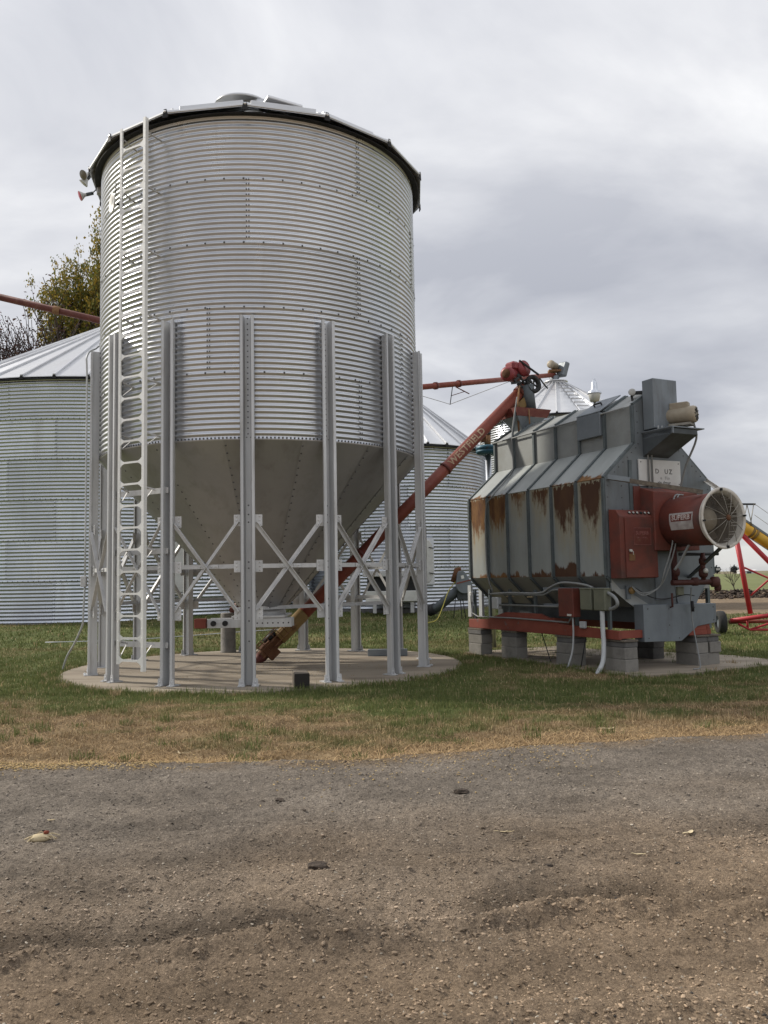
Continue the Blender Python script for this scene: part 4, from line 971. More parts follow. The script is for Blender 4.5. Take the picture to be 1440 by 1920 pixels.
# control cabinet
b = MB(); b.prism([(.02, -.05, 1.275), (.02, -.27, 1.275), (.02, -.27, 2.14), (.02, -.20, 2.235), (.02, -.05, 2.25)], (.67, 0, 0)); cb = b.build('control_cabinet', 'dryer_red', dr, .006)
b = MB(); b.box((.10, -.288, 1.285), (.685, -.272, 2.12)); cd = b.build('cabinet_door', 'dryer_red', cb, .004)
b = MB(); b.box((.25, -.2915, 1.74), (.565, -.2885, 1.98)); dl = b.build('door_label', 'auger_red_old', cd)
b = MB()
for (x0, x1, z0, z1) in ((.25, .565, 1.975, 1.98), (.25, .565, 1.74, 1.745), (.25, .255, 1.74, 1.98), (.56, .565, 1.74, 1.98)): b.box((x0, -.2935, z0), (x1, -.2918, z1))
b.build('label_border', 'letter_faint', dl, kind='stuff')
put('lettering', text_mesh('SUPERB', .072, 'letter_faint', 1.0, .001), dl, T(.405, -.2935, 1.905) @ Matrix.Rotation(PI / 2, 4, 'X'))
put('lettering', text_mesh('GRAIN DRYERS', .03, 'letter_faint', 1.0), dl, T(.405, -.2935, 1.84) @ Matrix.Rotation(PI / 2, 4, 'X'))
b = MB(); b.tube([(.17, -.29, 1.66), (.17, -.32, 1.66)], .02, 10); b.tube(smooth_path([(.17, -.31, 1.67), (.19, -.33, 1.64), (.20, -.32, 1.60)], 4), .006, 6); b.build('latch', 'glass_lamp', cd)
b = MB(); b.box((.15, -.297, 1.52), (.255, -.291, 1.615)); b.build('warning_tag', 'rust_light', cd)
for k in range(6):
    b = MB(); x = .23 + k * .072; n_ = Vector((0, -.80, .59)); b.lathe([(0, 0), (.016, 0), (.016, .018), (.0, .02)], align((x, -.236, 2.19), n_), n=12); kb = b.build('indicator', 'glass_lamp' if k != 3 else 'black', cb)
    b = MB(); b.lathe([(.017, 0), (.022, 0), (.022, .010), (.017, .012)], align((x, -.236, 2.19), n_), n=12); b.build('bezel', 'black', kb)
# plenum box and fan
b = MB(); b.prism([(.62, -.05, 1.66), (.62, -.32, 1.66), (.62, -.32, 2.50), (.62, -.05, 2.58)], (.86, 0, 0)); b.build('plenum', 'dryer_red', dr, .008)
b = MB(); b.box((.50, -.06, 2.18), (.63, -.045, 2.60)); b.build('plenum_flange', 'dryer_red', dr)
FC, FR = Vector((1.045, 0, 2.065)), .375
fan = bpy.data.objects.new('burner_fan', None); COL.objects.link(fan); fan.parent = dr; fan.matrix_local = T(FC.x, 0, FC.z) @ Matrix.Rotation(PI / 2, 4, 'X')   # local +z = out of the end
b = MB(); b.lathe([(.30, .31), (FR - .02, .33), (FR - .02, 1.10), (FR - .028, 1.10), (FR - .028, .5)], n=48); hs = b.build('housing', 'dryer_red', fan)
b = MB(); b.lathe([(FR - .015, 1.06), (FR - .01, 1.10), (FR + .02, 1.13), (FR + .045, 1.15), (FR + .04, 1.165), (FR - .005, 1.15), (FR - .03, 1.10), (FR - .03, .98)], n=64); b.build('inlet_ring', 'fan_ring', fan)
b = MB(); b.lathe([(FR - .03, 1.08), (FR - .03, .55), (0, .55)], n=48); b.build('inner_lining', 'fan_blade', fan)
b = MB(); b.lathe([(0, .66), (.16, .66), (.17, .70), (.17, .86), (.14, .92), (0, .94)], n=24); b.build('fan_motor', 'cream_motor', fan)
for k in range(6):
    a = 2 * PI * k / 6; b = MB(); ca, sa = cos(a), sin(a)
    v = []
    for r, tw, wd in ((.13, .55, .055), (.24, .42, .075), (.33, .30, .085)):
        for s in (-1, 1):
            for th in (0, .004): v.append((r * ca - s * wd * sa * cos(tw), r * sa + s * wd * ca * cos(tw), .80 + s * wd * sin(tw) + th))
    b.add(v, [(0, 2, 6, 4), (1, 5, 7, 3), (4, 6, 10, 8), (5, 9, 11, 7), (0, 4, 5, 1), (4, 8, 9, 5), (2, 3, 7, 6), (6, 7, 11, 10), (8, 10, 11, 9), (0, 1, 3, 2)]); b.build('blade', 'fan_blade', fan)
def torus_pts(r, z, n=40): return [(r * cos(2 * PI * k / n), r * sin(2 * PI * k / n), z) for k in range(n + 1)]
gz = lambda r: 1.155 + .075 * (1 - (r / FR) ** 2)
b = MB()
for r in np.arange(.06, FR, .0135): b.tube(torus_pts(r, gz(r)), .0012, 4, False)
b.build('guard_rings', 'wire', fan, kind='stuff')
for k in range(12):
    a = 2 * PI * k / 12 + .1; b = MB(); b.tube([(r * cos(a), r * sin(a), gz(r) + .004) for r in np.linspace(.03, FR + .02, 8)], .0042, 5); b.build('guard_spoke', 'wire', fan)
b = MB(); b.lathe([(0, 1.242), (.04, 1.24), (.045, 1.225), (0, 1.22)], n=16); b.build('guard_hub', 'rust', fan)
for k in range(4):
    a = PI / 2 * k + .1; b = MB(); b.box((-.018, -.012, 1.15), (.018, .012, 1.185)); b.build('guard_clip', 'black', fan, 0, RZ(a) @ T(FR + .015, 0, 0))
# fan decal: a sheet wrapped on the tube
def wrap_sheet(a0, a1, z0, z1, R, name, mat, parent):
    b = MB(); V = []; Fc = []; m_ = 8
    for i in range(m_ + 1):
        a = rad(a0 + (a1 - a0) * i / m_)
        for z in (z0 + .014 * i / m_, z1 - .012 * i / m_): V.append((R * cos(a), R * sin(a), z))
    for i in range(m_): Fc.append((2 * i, 2 * i + 1, 2 * i + 3, 2 * i + 2))
    return b.add(V, Fc, True).build(name, mat, parent)
dcl = wrap_sheet(164, 202, .52, .95, FR - .0175, 'decal', 'decal', hs)
wrap_sheet(168, 183, .545, .93, FR - .0165, 'decal_print', 'auger_red_old', dcl)
# text wrapped on the tube, upper half of the decal
def wrap_text(tx, size, mat, a_mid, z_mid, R, parent, sp_=1.0):
    me = slice_rows(text_mesh(tx, size, mat, sp_, .003, 0.0006), 6)
    for v in me.vertices:
        x, y, z = v.co; a = rad(a_mid) - y / R; v.co = ((R + z) * cos(a), (R + z) * sin(a), z_mid + x)
    return put('lettering', me, parent)
wrap_text('SUPERB', .098, 'letter_white', 175, .735, FR - .0152, dcl)
# fan stays
b = MB(); b.angle((.03, -.05, 2.68), (.86, -.98, 2.40), .05, .06, .006, sgn=-1); b.build('stay', 'wood_old', dr)
b = MB(); b.angle((.02, -.06, 2.685), (.22, -.28, 2.625), .055, .066, .007, sgn=-1); b.build('stay_lug', 'steel_grey', dr)
b = MB(); b.angle((1.98, -.05, 2.72), (1.36, -.95, 2.40), .045, .05, .006); b.build('stay', 'fan_ring', dr)
b = MB(); b.angle((1.55, -.05, 1.25), (1.22, -1.05, 1.72), .06, .06, .008); b.build('stay', 'steel_dark', dr)
# cables looped over the fan
for x, k in ((.92, 0), (.98, .03)):
    b = MB(); b.tube(smooth_path([(1.12 + k, -.36, 2.46), (x, -.42, 2.42), (x - .10, -.46, 2.1), (x - .10, -.44, 1.75), (x - .2, -.36, 1.35), (.72, -.25, 1.14), (.48, -.18, 1.06 - k), (.34, -.1, 1.17)], 5), .011, 6); b.build('cable', 'pvc_grey', dr)
b = MB(); b.tube(smooth_path([(.98, -.62, 1.76), (.93, -.60, 1.68), (.9, -.5, 1.5), (.86, -.42, 1.38)], 5), .02, 8); b.build('cable', 'pvc_grey', dr)
b = MB(); b.tube(smooth_path([(.40, -.10, 1.14), (.62, -.2, 1.0), (.88, -.22, .97), (1.25, -.2, 1.02), (1.5, -.15, 1.0)], 5), .009, 6); b.build('cable', 'dark_metal', dr)
b = MB(); b.lathe([(0, 0), (.05, 0), (.05, .03), (0, .035)], align((.36, -.075, 1.10), (0, -1, 0)), n=18); b.build('round_cover', 'yellow_old', dr)
b = MB(); b.box((.29, -.07, .98), (.36, -.035, 1.17)); b.build('bracket_plate', 'steel_grey', dr)
# lower end frame: panel under the cabinet, chain guard, hopper end
b = MB(); b.box((.05, -.028, 1.10), (1.95, -.005, 1.31)); b.build('end_rail', 'dryer_neck', dr)
b = MB(); b.prism([(.06, -.033, 1.12), (.30, -.033, 1.12), (.78, -.033, .86), (.55, -.033, .80), (.3, -.033, .95)], (0, .01, 0)); b.build('end_gusset', 'dryer_neck', dr)
b = MB(); b.box((.86, -.045, .95), (1.25, -.034, 1.62)); b.build('inspection_plate', 'steel_grey', dr)
b = MB(); b.prism([(1.2, -.05, 1.28), (1.9, -.05, 1.28), (1.55, -.05, .72), (1.3, -.05, .78)], (0, .014, 0)); b.build('discharge_plate', 'steel_grey', dr)
b = MB(); b.prism([(.42, -.24, .90), (1.84, -.24, .88), (1.84, -.24, .60), (1.45, -.24, .56), (1.12, -.24, .36), (.42, -.24, .38)], (0, .19, 0)); cg = b.build('chain_guard', 'steel_grey', dr, .006)
b = MB()
for p in ((.50, .84), (.50, .43), (1.78, .83), (1.78, .64), (1.08, .41), (.9, .83), (1.4, .83), (.9, .6)): b.dome((p[0], -.24, p[1]), (0, -1, 0), .011)
b.build('guard_screws', 'bolt', cg, kind='stuff')
# gas train (red-brown pipes) under the fan
b = MB(); b.tube([(.98, -.30, 1.72), (.98, -.30, 1.17)], .045, 10); b.build('gas_pipe', 'gas_brown', dr)
b = MB(); b.tube([(.86, -.36, 1.20), (1.55, -.52, 1.20)], .042, 10); b.build('gas_pipe', 'gas_brown', dr)
b = MB(); b.tube([(1.36, -.47, 1.20), (1.36, -.47, 1.62)], .034, 10); b.build('gas_pipe', 'gas_brown', dr)
b = MB(); b.tube([(1.0, -.38, 1.60), (1.62, -.52, 1.60)], .022, 8); b.build('gas_pipe', 'dark_metal', dr)
for p, r in (((1.53, -.52, 1.20), .075), ((1.36, -.47, 1.33), .065), ((1.36, -.47, 1.50), .055), ((.99, -.31, 1.35), .06), ((1.22, -.44, 1.21), .06), ((1.57, -.53, 1.12), .05)):
    b = MB(); b.lathe([(0, -r), (r * .7, -r), (r, -r * .5), (r, r * .5), (r * .7, r), (0, r)], T(*p), n=12); b.build('valve', 'gas_brown', dr)
b = MB(); b.lathe([(0, 0), (.035, 0), (.035, .03), (0, .032)], align((1.33, -.53, 1.36), (0, -1, .1)), n=16); b.build('pressure_gauge', 'glass_lamp', dr)
b = MB(); b.box((1.50, -.58, 1.365), (1.58, -.575, 1.395)); b.build('pipe_tag', 'white_paint', dr)
b = MB(); b.box((1.0, -.33, 1.02), (1.12, -.28, 1.14)); b.build('solenoid', 'green_box', dr, .008)
b = MB(); b.tube([(.93, -.28, 1.05), (.93, -.28, .86), (.93, -.2, .84)], .015, 6); b.build('gas_pipe', 'gas_brown', dr)
# drop cord to the ground
b = MB(); b.tube(smooth_path([(1.27, -.32, 1.12), (1.27, -.30, .9), (1.29, -.30, .6), (1.22, -.45, .15), (1.12, -.55, .012), (.92, -.62, .01)], 6), .009, 6); b.build('drop_cord', 'pvc_grey', dr)
b = MB(); b.tube([(1.27, -.325, .93), (1.275, -.325, .78)], .022, 7); b.build('plug', 'black', dr)
# base beams, deeper in the middle
def base_beam(s0, s1):
    b = MB(); y0, y1 = -.22, LEN + .08
    poly = [(s0, y0, .43), (s0, y0, .55), (s0, LEN * .30, .60), (s0, LEN * .44, .735), (s0, LEN * .70, .735), (s0, LEN * .86, .60), (s0, y1, .58), (s0, y1, .43)]
    b.prism(poly, (s1 - s0, 0, 0)); return b.build('base_beam', 'beam_red', dr, .006)
base_beam(-.03, .03); base_beam(W - .40, W - .34)
b = MB(); b.box((.03, -.20, .44), (W - .4, -.14, .55)); b.build('cross_beam', 'beam_red', dr, .004)
b = MB(); b.box((.03, LEN, .44), (W - .4, LEN + .06, .55)); b.build('cross_beam', 'beam_red', dr, .004)
b = MB(); b.box((1.28, -.21, .50), (1.72, -.06, .62)); b.box((1.30, -.215, .43), (1.74, -.05, .50)); b.build('end_skid', 'beam_red', dr, .004)
for y in (.04, .75, 1.75, 2.45, 3.05, LEN - .02):
    b = MB(); b.box((.03, y - .025, .56), (.07, y + .025, H1 - .2 if y > .5 else H1)); b.build('upright', 'dryer_rib', dr)
for y in (.04, LEN - .02):
    b = MB(); b.box((W - .10, y - .025, .50), (W - .05, y + .025, H1)); b.build('upright', 'dryer_rib', dr)
b = MB(); b.box((-.02, -.02, .84), (.01, 1.45, .90)); b.build('side_rail', 'steel_grey', dr)
b = MB(); b.box((-.02, -.02, 1.10), (.01, 1.45, 1.15)); b.build('side_rail', 'steel_grey', dr)
b = MB(); b.box((S0 + .02, .05, .64), (W - S0 - .02, LEN - .05, .845)); b.build('auger_trough', 'steel_dark', dr)
b = MB(); b.box((-.01, LEN + .02, .62), (.03, LEN + .12, 1.18)); b.build('end_post', 'pvc', dr)
b = MB(); b.box((.22, LEN + .02, .62), (.27, LEN + .12, 1.18)); b.build('end_post', 'pvc', dr)
for y in (2.0, 2.6):
    b = MB(); b.box((.12, y - .06, .98), (.20, y + .07, 1.0)); b.build('slide_tab', 'husk', dr)
# electrical boxes and conduits on the side
b = MB(); b.box((-.17, .56, .72), (-.03, .90, 1.14)); jb = b.build('junction_box', 'dryer_red', dr, .008)
b = MB(); b.box((-.173, .60, .735), (-.171, .70, .765)); b.build('box_label', 'white_paint', jb)
for y in (.02, .31):
    b = MB(); b.box((-.15, y - .12, .83), (-.03, y + .12, 1.13)); gb = b.build('disconnect_box', 'green_box', dr, .012)
    b = MB(); b.box((-.155, y - .125, 1.12), (-.028, y + .125, 1.145)); b.build('box_lid', 'green_box', gb, .006)
b = MB(); b.tube(smooth_path([(-.08, -.04, 1.10), (-.08, -.22, 1.02), (-.07, -.26, .92), (-.06, -.14, .86), (-.08, .0, .855)], 5), .025, 8); b.build('elbow_conduit', 'pvc_grey', dr)
b = MB(); b.tube(smooth_path([(-.10, .02, .83), (-.10, .02, .55), (-.11, .0, .35), (-.16, -.02, .12), (-.28, -.02, -.06)], 5), .033, 9); b.build('supply_conduit', 'pvc', dr)
b = MB(); b.tube(smooth_path([(-.10, .66, .72), (-.10, .66, .45), (-.12, .68, .2), (-.20, .72, -.06)], 5), .014, 7); b.build('supply_conduit', 'pvc', dr)
b = MB(); b.tube(smooth_path([(-.06, .24, 1.15), (-.06, .5, 1.20), (-.06, .95, 1.22), (-.06, 1.25, 1.14), (-.06, 1.5, 1.06), (-.06, 2.3, 1.055), (-.06, 2.9, 1.03)], 5), .018, 7); b.build('conduit', 'pvc_grey', dr)
b = MB(); b.tube([(-.06, .90, 1.12), (-.06, 1.15, 1.11), (-.06, 1.4, 1.03), (-.06, LEN - .62, 1.03)], .012, 6); b.build('conduit', 'pvc_grey', dr)
b = MB(); b.tube([(-.06, .88, .98), (-.06, 1.05, .86), (-.06, 2.6, .855)], .016, 7); b.build('conduit', 'pvc_grey', dr)
b = MB(); b.tube([(-.06, .74, .72), (-.05, .82, .63), (-.05, 2.2, .645), (-.05, 3.3, .635), (-.05, LEN - .06, .70), (-.05, LEN - .02, 1.0)], .013, 6); b.build('conduit', 'pvc_grey', dr)
b = MB(); b.box((-.09, 2.62, .78), (-.0, 2.80, .98)); b.build('outlet_box', 'pvc', dr, .012)
b = MB(); b.box((-.08, .43, .56), (-.031, .55, .66)); b.build('outlet_box', 'pvc', dr, .01)
b = MB(); b.box((-.05, LEN - .04, .88), (.0, LEN + .02, 1.06)); b.build('switch_box', 'white_paint', dr, .008)
for y0, y1 in ((2.55, 2.35), (1.72, 1.30), (.6, .62)):
    b = MB(); b.tube([(.1, y0, .50), (-.02, y1, -.03)], .008, 5); b.build('tie_rod', 'dark_metal', dr)

# concrete blocks under the dryer, each block a thing of its own
def blocks(sx, sy, where, dark=False):
    z = -.03
    for i, (h, lev) in enumerate(((.195, 'bottom'), (.16, 'middle'), (.075, 'top'))):
        c = RZ(DA) @ Vector((sx + random.uniform(-.012, .012), sy + random.uniform(-.012, .012), 0)) + DN
        b = MB(); b.box((-.115, -.21, 0), (.115, .21, h - .003))
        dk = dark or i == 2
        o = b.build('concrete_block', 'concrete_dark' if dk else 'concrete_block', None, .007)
        o.location = (c.x, c.y, z); o.rotation_euler = (0, 0, DA + random.uniform(-.03, .03)); z += h
        tag(o, f'{"dark" if dk else "grey"} concrete block, {lev} one of the stack {where}', 'concrete block', 'concrete blocks carrying the dryer')
    c = RZ(DA) @ Vector((sx, sy, 0)) + DN
    b = MB(); b.box((-.125, -.22, 0), (.125, .22, .026)); o = b.build('wood_shim', 'wood_old', None, .003); o.location = (c.x, c.y, .4015); o.rotation_euler = (0, 0, DA)
    tag(o, f'thin wooden shim on the block stack {where}', 'shim', 'wooden shims on the block stacks')
blocks(.06, 3.40, 'below the dryer side farthest back')
blocks(.10, 2.42, 'second from the back below the dryer')
blocks(.08, .95, 'below the red junction box')
blocks(.12, -.08, 'beside the thick white conduit')
blocks(W - .37, 1.0, 'in deep shade behind the chain guard', True)  # shade of this stack is put into its darker block material
blocks(1.50, -.06, 'at the fan corner, inner one')
blocks(1.76, -.04, 'at the fan corner, outer one')

# ================================================================== AUGERS
Rv = RZ(DA)
def dpt(s, t, z): return Rv @ Vector((s, t, z)) + DN
# inclined auger that fills the dryer
P0, P1 = Vector((-2.04, 13.66, .10)), Vector((2.56, 15.08, 4.72))
au = thing('fill_auger', 'weathered red auger tube slanting from under the hopper up to the dryer', 'auger', (P0.x, P0.y, 0))
MO = T(-P0.x, -P0.y, 0)      # meshes below are written in world coordinates
def W2(o, base): o.matrix_local = Matrix.Translation(-Vector(base)); return o
def wpart(mb, name, mat, root, bevel=0, **k):
    return mb.build(name, mat, root, bevel, Matrix.Translation(-root.location), **k)
D = (P1 - P0).normalized(); L = (P1 - P0).length
def ap(d, a=0, bz=0):
    dd, ss, uu = basis(D); return P0 + D * d + ss * a + uu * bz
b = MB(); b.tube([ap(.62), ap(L)], .108, 20); tube = wpart(b, 'tube', 'auger_red', au)
for d in (2.35, 4.55):
    b = MB(); b.tube([ap(d), ap(d + .05)], .122, 20); wpart(b, 'coupling_band', 'auger_red_old', au)
b = MB(); b.tube([ap(.40), ap(.98)], .118, 20); wpart(b, 'yellow_sleeve', 'yellow_old', au)
b = MB(); b.tube([ap(-.02), ap(.42)], .095, 16); b.box((-.12, -.14, -.10), (.12, .14, .10), align(ap(.16, 0, -.02), D)); wpart(b, 'boot', 'rust', au, .01)
b = MB(); b.tube([ap(-.16), ap(.0)], [.05, .10], 14); wpart(b, 'intake_tip', 'auger_red_old', au)
b = MB(); b.tube([ap(.18, .0, .13), ap(.42, 0, .13)], .05, 12); wpart(b, 'gearbox', 'dark_metal', au)
b = MB()
for d in np.arange(.05, .75, .1): b.tube([ap(d, .17 * cos(a), .17 * sin(a) + .02) for a in np.linspace(-.3, PI + .3, 12)], .005, 4, False)
for a in np.linspace(-.2, PI + .2, 7): b.tube([ap(-.02, .17 * cos(a), .17 * sin(a) + .02), ap(.74, .17 * cos(a), .17 * sin(a) + .02)], .005, 4, False)
wpart(b, 'intake_cage', 'rust', au, kind='stuff')
# name painted on the tube, facing the camera
def tube_text(tx, size, mat, d_mid, R, root, sp_=1.0):
    me = slice_rows(text_mesh(tx, size, mat, sp_, .004, .0005), 12); dd, ss, uu = basis(D)
    # angle on the tube that faces the camera
    c = ap(d_mid); v = (Vector((0, 0, 1.35)) - c); v = (v - D * v.dot(D)).normalized(); w = D.cross(v) * -1
    if w.z < 0: w = -w
    for k in me.vertices:
        x, y, z = k.co; a = y / R; k.co = c + D * x + (v * cos(a) + w * sin(a)) * (R + z + .0008)
    return put('lettering', me, root)
lt = tube_text('WESTFIELD', .175, 'letter_cream', L - 1.55, .108, au, 1.06); lt.matrix_local = Matrix.Translation(-au.location)
# head: drive motor, belt guard, pulley, spout
hd = ap(L)
b = MB(); b.tube([ap(L - .05), ap(L + .16)], .125, 18); wpart(b, 'head', 'auger_red_old', au)
b = MB(); b.box((-.10, -.13, -.14), (.10, .02, .10), align(ap(L - .12, 0, -.12), D)); wpart(b, 'bearing_plate', 'yellow_old', au, .01)
mcn = Vector((2.40, 15.0, 5.02)); md = Vector((-.55, -.80, -.05)).normalized()
b = MB(); b.lathe([(0, -.20), (.10, -.20), (.125, -.17), (.125, .14), (.135, .15), (.135, .20), (.10, .24), (0, .24)], align(mcn, md), n=20); em = wpart(b, 'drive_motor', 'motor_red', au)
b = MB(); b.lathe([(0, 0), (.085, 0), (.08, .006), (0, .008)], align(mcn + md * .24, md), n=20); wpart(b, 'motor_face', 'rust', em).matrix_local = Matrix.Identity(4)
b = MB(); b.box((-.09, -.12, -.08), (.09, .13, .09), T(mcn.x + .02, mcn.y + .02, mcn.z + .16) @ RZ(.6)); wpart(b, 'motor_cover', 'motor_red', au, .04)
b = MB(); b.lathe([(0, -.06), (.13, -.06), (.15, -.02), (.15, .05), (0, .06)], align(mcn + Vector((.22, .05, .13)), Vector((.6, -.8, .1))), n=20); wpart(b, 'fuel_tank', 'motor_red', au)
b = MB(); pc = Vector((2.80, 15.05, 4.86)); pd = Vector((.55, -.83, .1)).normalized()
b.lathe([(.10, -.03), (.17, -.035), (.175, 0), (.17, .035), (.10, .03), (.10, -.03)], align(pc, pd), n=26); pl = wpart(b, 'pulley', 'black', au)
for k in range(4):
    dd, ss, uu = basis(pd); a = PI * k / 4 * 2 + .4; b = MB(); b.beam(pc, pc + (ss * cos(a) + uu * sin(a)) * .11, .03, .02); wpart(b, 'pulley_spoke', 'black', pl).matrix_local = Matrix.Identity(4)
q1, q2 = mcn + Vector((.10, .0, .20)), pc
b = MB(); b.beam(q1 + Vector((.04, -.03, .07)), q2 + Vector((.10, -.05, .16)), .03, .03); b.beam(q1 + Vector((.0, -.03, -.15)), q2 + Vector((-.10, -.05, -.12)), .03, .03); wpart(b, 'drive_belt', 'rubber', au, kind='stuff')
for k in range(9):
    b = MB(); p = Vector((2.60 + random.uniform(-.12, .14), 15.0 + random.uniform(-.12, .05), 4.92 + random.uniform(-.08, .08))); b.beam(p, p + Vector((random.uniform(-.2, .2), random.uniform(-.1, .1), random.uniform(-.1, .12))), .025, .04); wpart(b, 'mount_bar', 'dark_metal', au)
sp0, sp1 = Vector((2.66, 15.08, 4.83)), Vector((2.76, 15.10, 4.30))
b = MB(); b.tube([sp0, sp0.lerp(sp1, .45), sp1], [.155, .125, .10], 16); wpart(b, 'spout', 'steel_dark', au)
b = MB(); b.tube([Vector((2.52, 14.9, 4.80)), Vector((2.46, 14.86, 4.36)), Vector((2.47, 14.80, 3.9))], .018, 6); wpart(b, 'support_rod', 'rust_light', au)
# receiving hopper on the dryer top
rh = thing('receiving_hopper', 'rusty red tray and grey funnel catching grain on the dryer ridge', 'hopper', dpt(W / 2, LEN - .30, H5 - .12), DA)
def frustum(x0, x1, y0, y1, z1, X0, X1, Y0, Y1, z0, th=.008):
    b = MB(); o_ = [(x0, y0, z1), (x1, y0, z1), (x1, y1, z1), (x0, y1, z1)]; i_ = [(X0, Y0, z0), (X1, Y0, z0), (X1, Y1, z0), (X0, Y1, z0)]
    sh = lambda p, c: tuple(p[k] * (1 - .02) + c[k] * .02 for k in range(3))
    c = ((x0 + x1) / 2, (y0 + y1) / 2, z1)
    O2 = [(p[0] + (th if p[0] < c[0] else -th), p[1] + (th if p[1] < c[1] else -th), p[2]) for p in o_]; I2 = [(p[0] + (th if p[0] < (X0 + X1) / 2 else -th), p[1] + (th if p[1] < (Y0 + Y1) / 2 else -th), p[2]) for p in i_]
    fs = []
    for k in range(4):
        j = (k + 1) % 4; fs += [(k, j, 4 + j, 4 + k), (8 + j, 8 + k, 12 + k, 12 + j), (k, 8 + k, 8 + j, j), (4 + k, 4 + j, 12 + j, 12 + k)]
    return b.add(o_ + i_ + O2 + I2, fs)
frustum(-.34, .44, -.26, .26, .42, -.32, .36, -.24, .24, .27).build('tray', 'auger_red_old', rh)
frustum(-.30, .32, -.23, .23, .268, -.12, .10, -.14, .14, .02).build('funnel', 'steel_grey', rh)
b = MB(); b.tube([(-.32, -.22, .36), (-.45, -.25, -.22)], .014, 6); b.build('support_leg', 'steel_dark', rh)
b = MB(); b.tube([(-.06, -.25, .40), (-.05, -.26, -.05)], .014, 6); b.build('support_leg', 'rust_light', rh)
# overhead auger from the low bin to the farthest bin
Q0, Q1 = Vector((.44, 27.0, 7.55)), Vector((7.62, 35.9, 10.12))
ov = thing('transfer_auger', 'long red auger tube with a cream motor reaching the farthest bin peak', 'auger', (Q0.x, Q0.y, .5))
b = MB(); b.tube([Q0, Q1], .10, 14); wpart(b, 'tube', 'auger_red', ov)
for f in (.2, .33, .78):
    p = Q0.lerp(Q1, f); b = MB(); b.tube([p, p + (Q1 - Q0).normalized() * .1], .135, 14); wpart(b, 'coupling_band', 'auger_red_old', ov)
p = Q0.lerp(Q1, .30)
b = MB(); b.beam(p, p + Vector((-.12, 0, -.75)), .03, .03); wpart(b, 'truss_post', 'dark_metal', ov)
b = MB(); b.beam(p + Vector((.1, 0, -.1)), p + Vector((.62, .3, -.30)), .03, .03); b.beam(p + Vector((-.05, 0, -.42)), p + Vector((.45, .25, -.22)), .025, .025); wpart(b, 'truss_post', 'auger_red_old', ov)
for q in (Q0.lerp(Q1, .02), Q0.lerp(Q1, .72)):
    b = MB(); b.tube([p + Vector((-.12, 0, -.74)), q], .010, 4); wpart(b, 'truss_cable', 'wire', ov)
b = MB(); b.tube([Q1 + Vector((0, 0, -.08)), Q1 + Vector((.02, 0, -.35)), Q1 + Vector((.02, 0, -.45))], [.24, .15, .13], 14); wpart(b, 'spout', 'steel_grey', ov)
b = MB(); b.box((-.13, -.25, -.33), (.13, .25, .33), T(Q1.x + .38, Q1.y - .05, Q1.z + .22) @ Matrix.Rotation(rad(16), 4, 'Y') @ RZ(.5)); wpart(b, 'belt_guard', 'steel_grey', ov, .05)
b = MB(); b.lathe([(0, -.28), (.14, -.28), (.17, -.22), (.17, .15), (.18, .16), (.18, .24), (.12, .28), (0, .28)], align(Q1 + Vector((-.06, -.1, .40)), (-.6, -.8, .05)), n=18); wpart(b, 'motor', 'cream_motor', ov)
b = MB(); b.box((-.25, -.18, -.06), (.3, .18, .03), T(Q1.x + .0, Q1.y, Q1.z + .18)); wpart(b, 'motor_mount', 'rust_light', ov)
b = MB(); b.tube(smooth_path([Q1 + Vector((-1.1, -1.2, -.3)), Q1 + Vector((-1.15, -1.2, -.9)), Q1 + Vector((-1.2, -1.2, -1.4))], 4), .02, 5); wpart(b, 'stay_cable', 'wire', ov)
b = MB(); b.tube(smooth_path([Q1 + Vector((-.9, -1.1, -.35)), Q1 + Vector((-.5, -.8, -.75)), Q1 + Vector((-.1, -.8, -1.0))], 4), .035, 6); wpart(b, 'stay_cable', 'dark_metal', ov)
# left overhead auger
S0_, S1_ = Vector((-14.0, 24.25, 10.62)), Vector((.30, 26.9, 7.55))
lo_ = thing('transfer_auger', 'dull red auger tube crossing the sky at the left past the trees', 'auger', (S1_.x, S1_.y, .5))
b = MB(); b.tube([S0_, S1_], .105, 14); wpart(b, 'tube', 'auger_red_old', lo_)
p = S0_.lerp(S1_, .272); b = MB(); b.tube([p, p + (S1_ - S0_).normalized() * .2], .13, 14); wpart(b, 'coupling_band', 'rust_light', lo_)
# vertical drive shaft with blue pulley behind the dryer
vs_ = thing('drive_shaft', 'grey vertical pipe with a blue pulley and rusty collar behind the dryer', 'pipe', (2.05, 16.0, -.03))
b = MB(); b.tube([(0, 0, 0), (0, 0, 3.72)], .058, 14); b.build('pipe', 'galv_old', vs_)
b = MB(); b.lathe([(.05, 3.74), (.20, 3.74), (.235, 3.77), (.235, 3.80), (.20, 3.815), (.235, 3.83), (.235, 3.87), (.20, 3.90), (.05, 3.90)], n=28); b.build('pulley', 'blue_paint', vs_)
b = MB(); b.tube([(0, 0, 3.88), (0, 0, 4.12)], .062, 12); b.build('collar', 'rust_light', vs_)
b = MB(); b.tube([(0, 0, 4.12), (0, 0, 4.19)], .07, 12); b.build('cap', 'steel_dark', vs_)
b = MB(); b.box((-.13, -.05, 3.98), (-.05, .05, 4.10)); b.build('bearing_block', 'rust', vs_)
b = MB(); b.beam((-.1, -.06, 2.92), (.35, -.25, 3.18), .05, .06); b.build('bracket', 'rust', vs_)
b = MB(); b.beam((-.1, -.06, 2.88), (.2, -.06, 2.88), .06, .09); b.build('bracket', 'auger_red_old', vs_)
b = MB(); b.tube(smooth_path([(.2, -.1, 3.85), (.19, -.15, 3.5), (.1, -.12, 3.1), (.08, -.1, 2.7)], 5), .02, 6); b.build('cord', 'pvc', vs_)
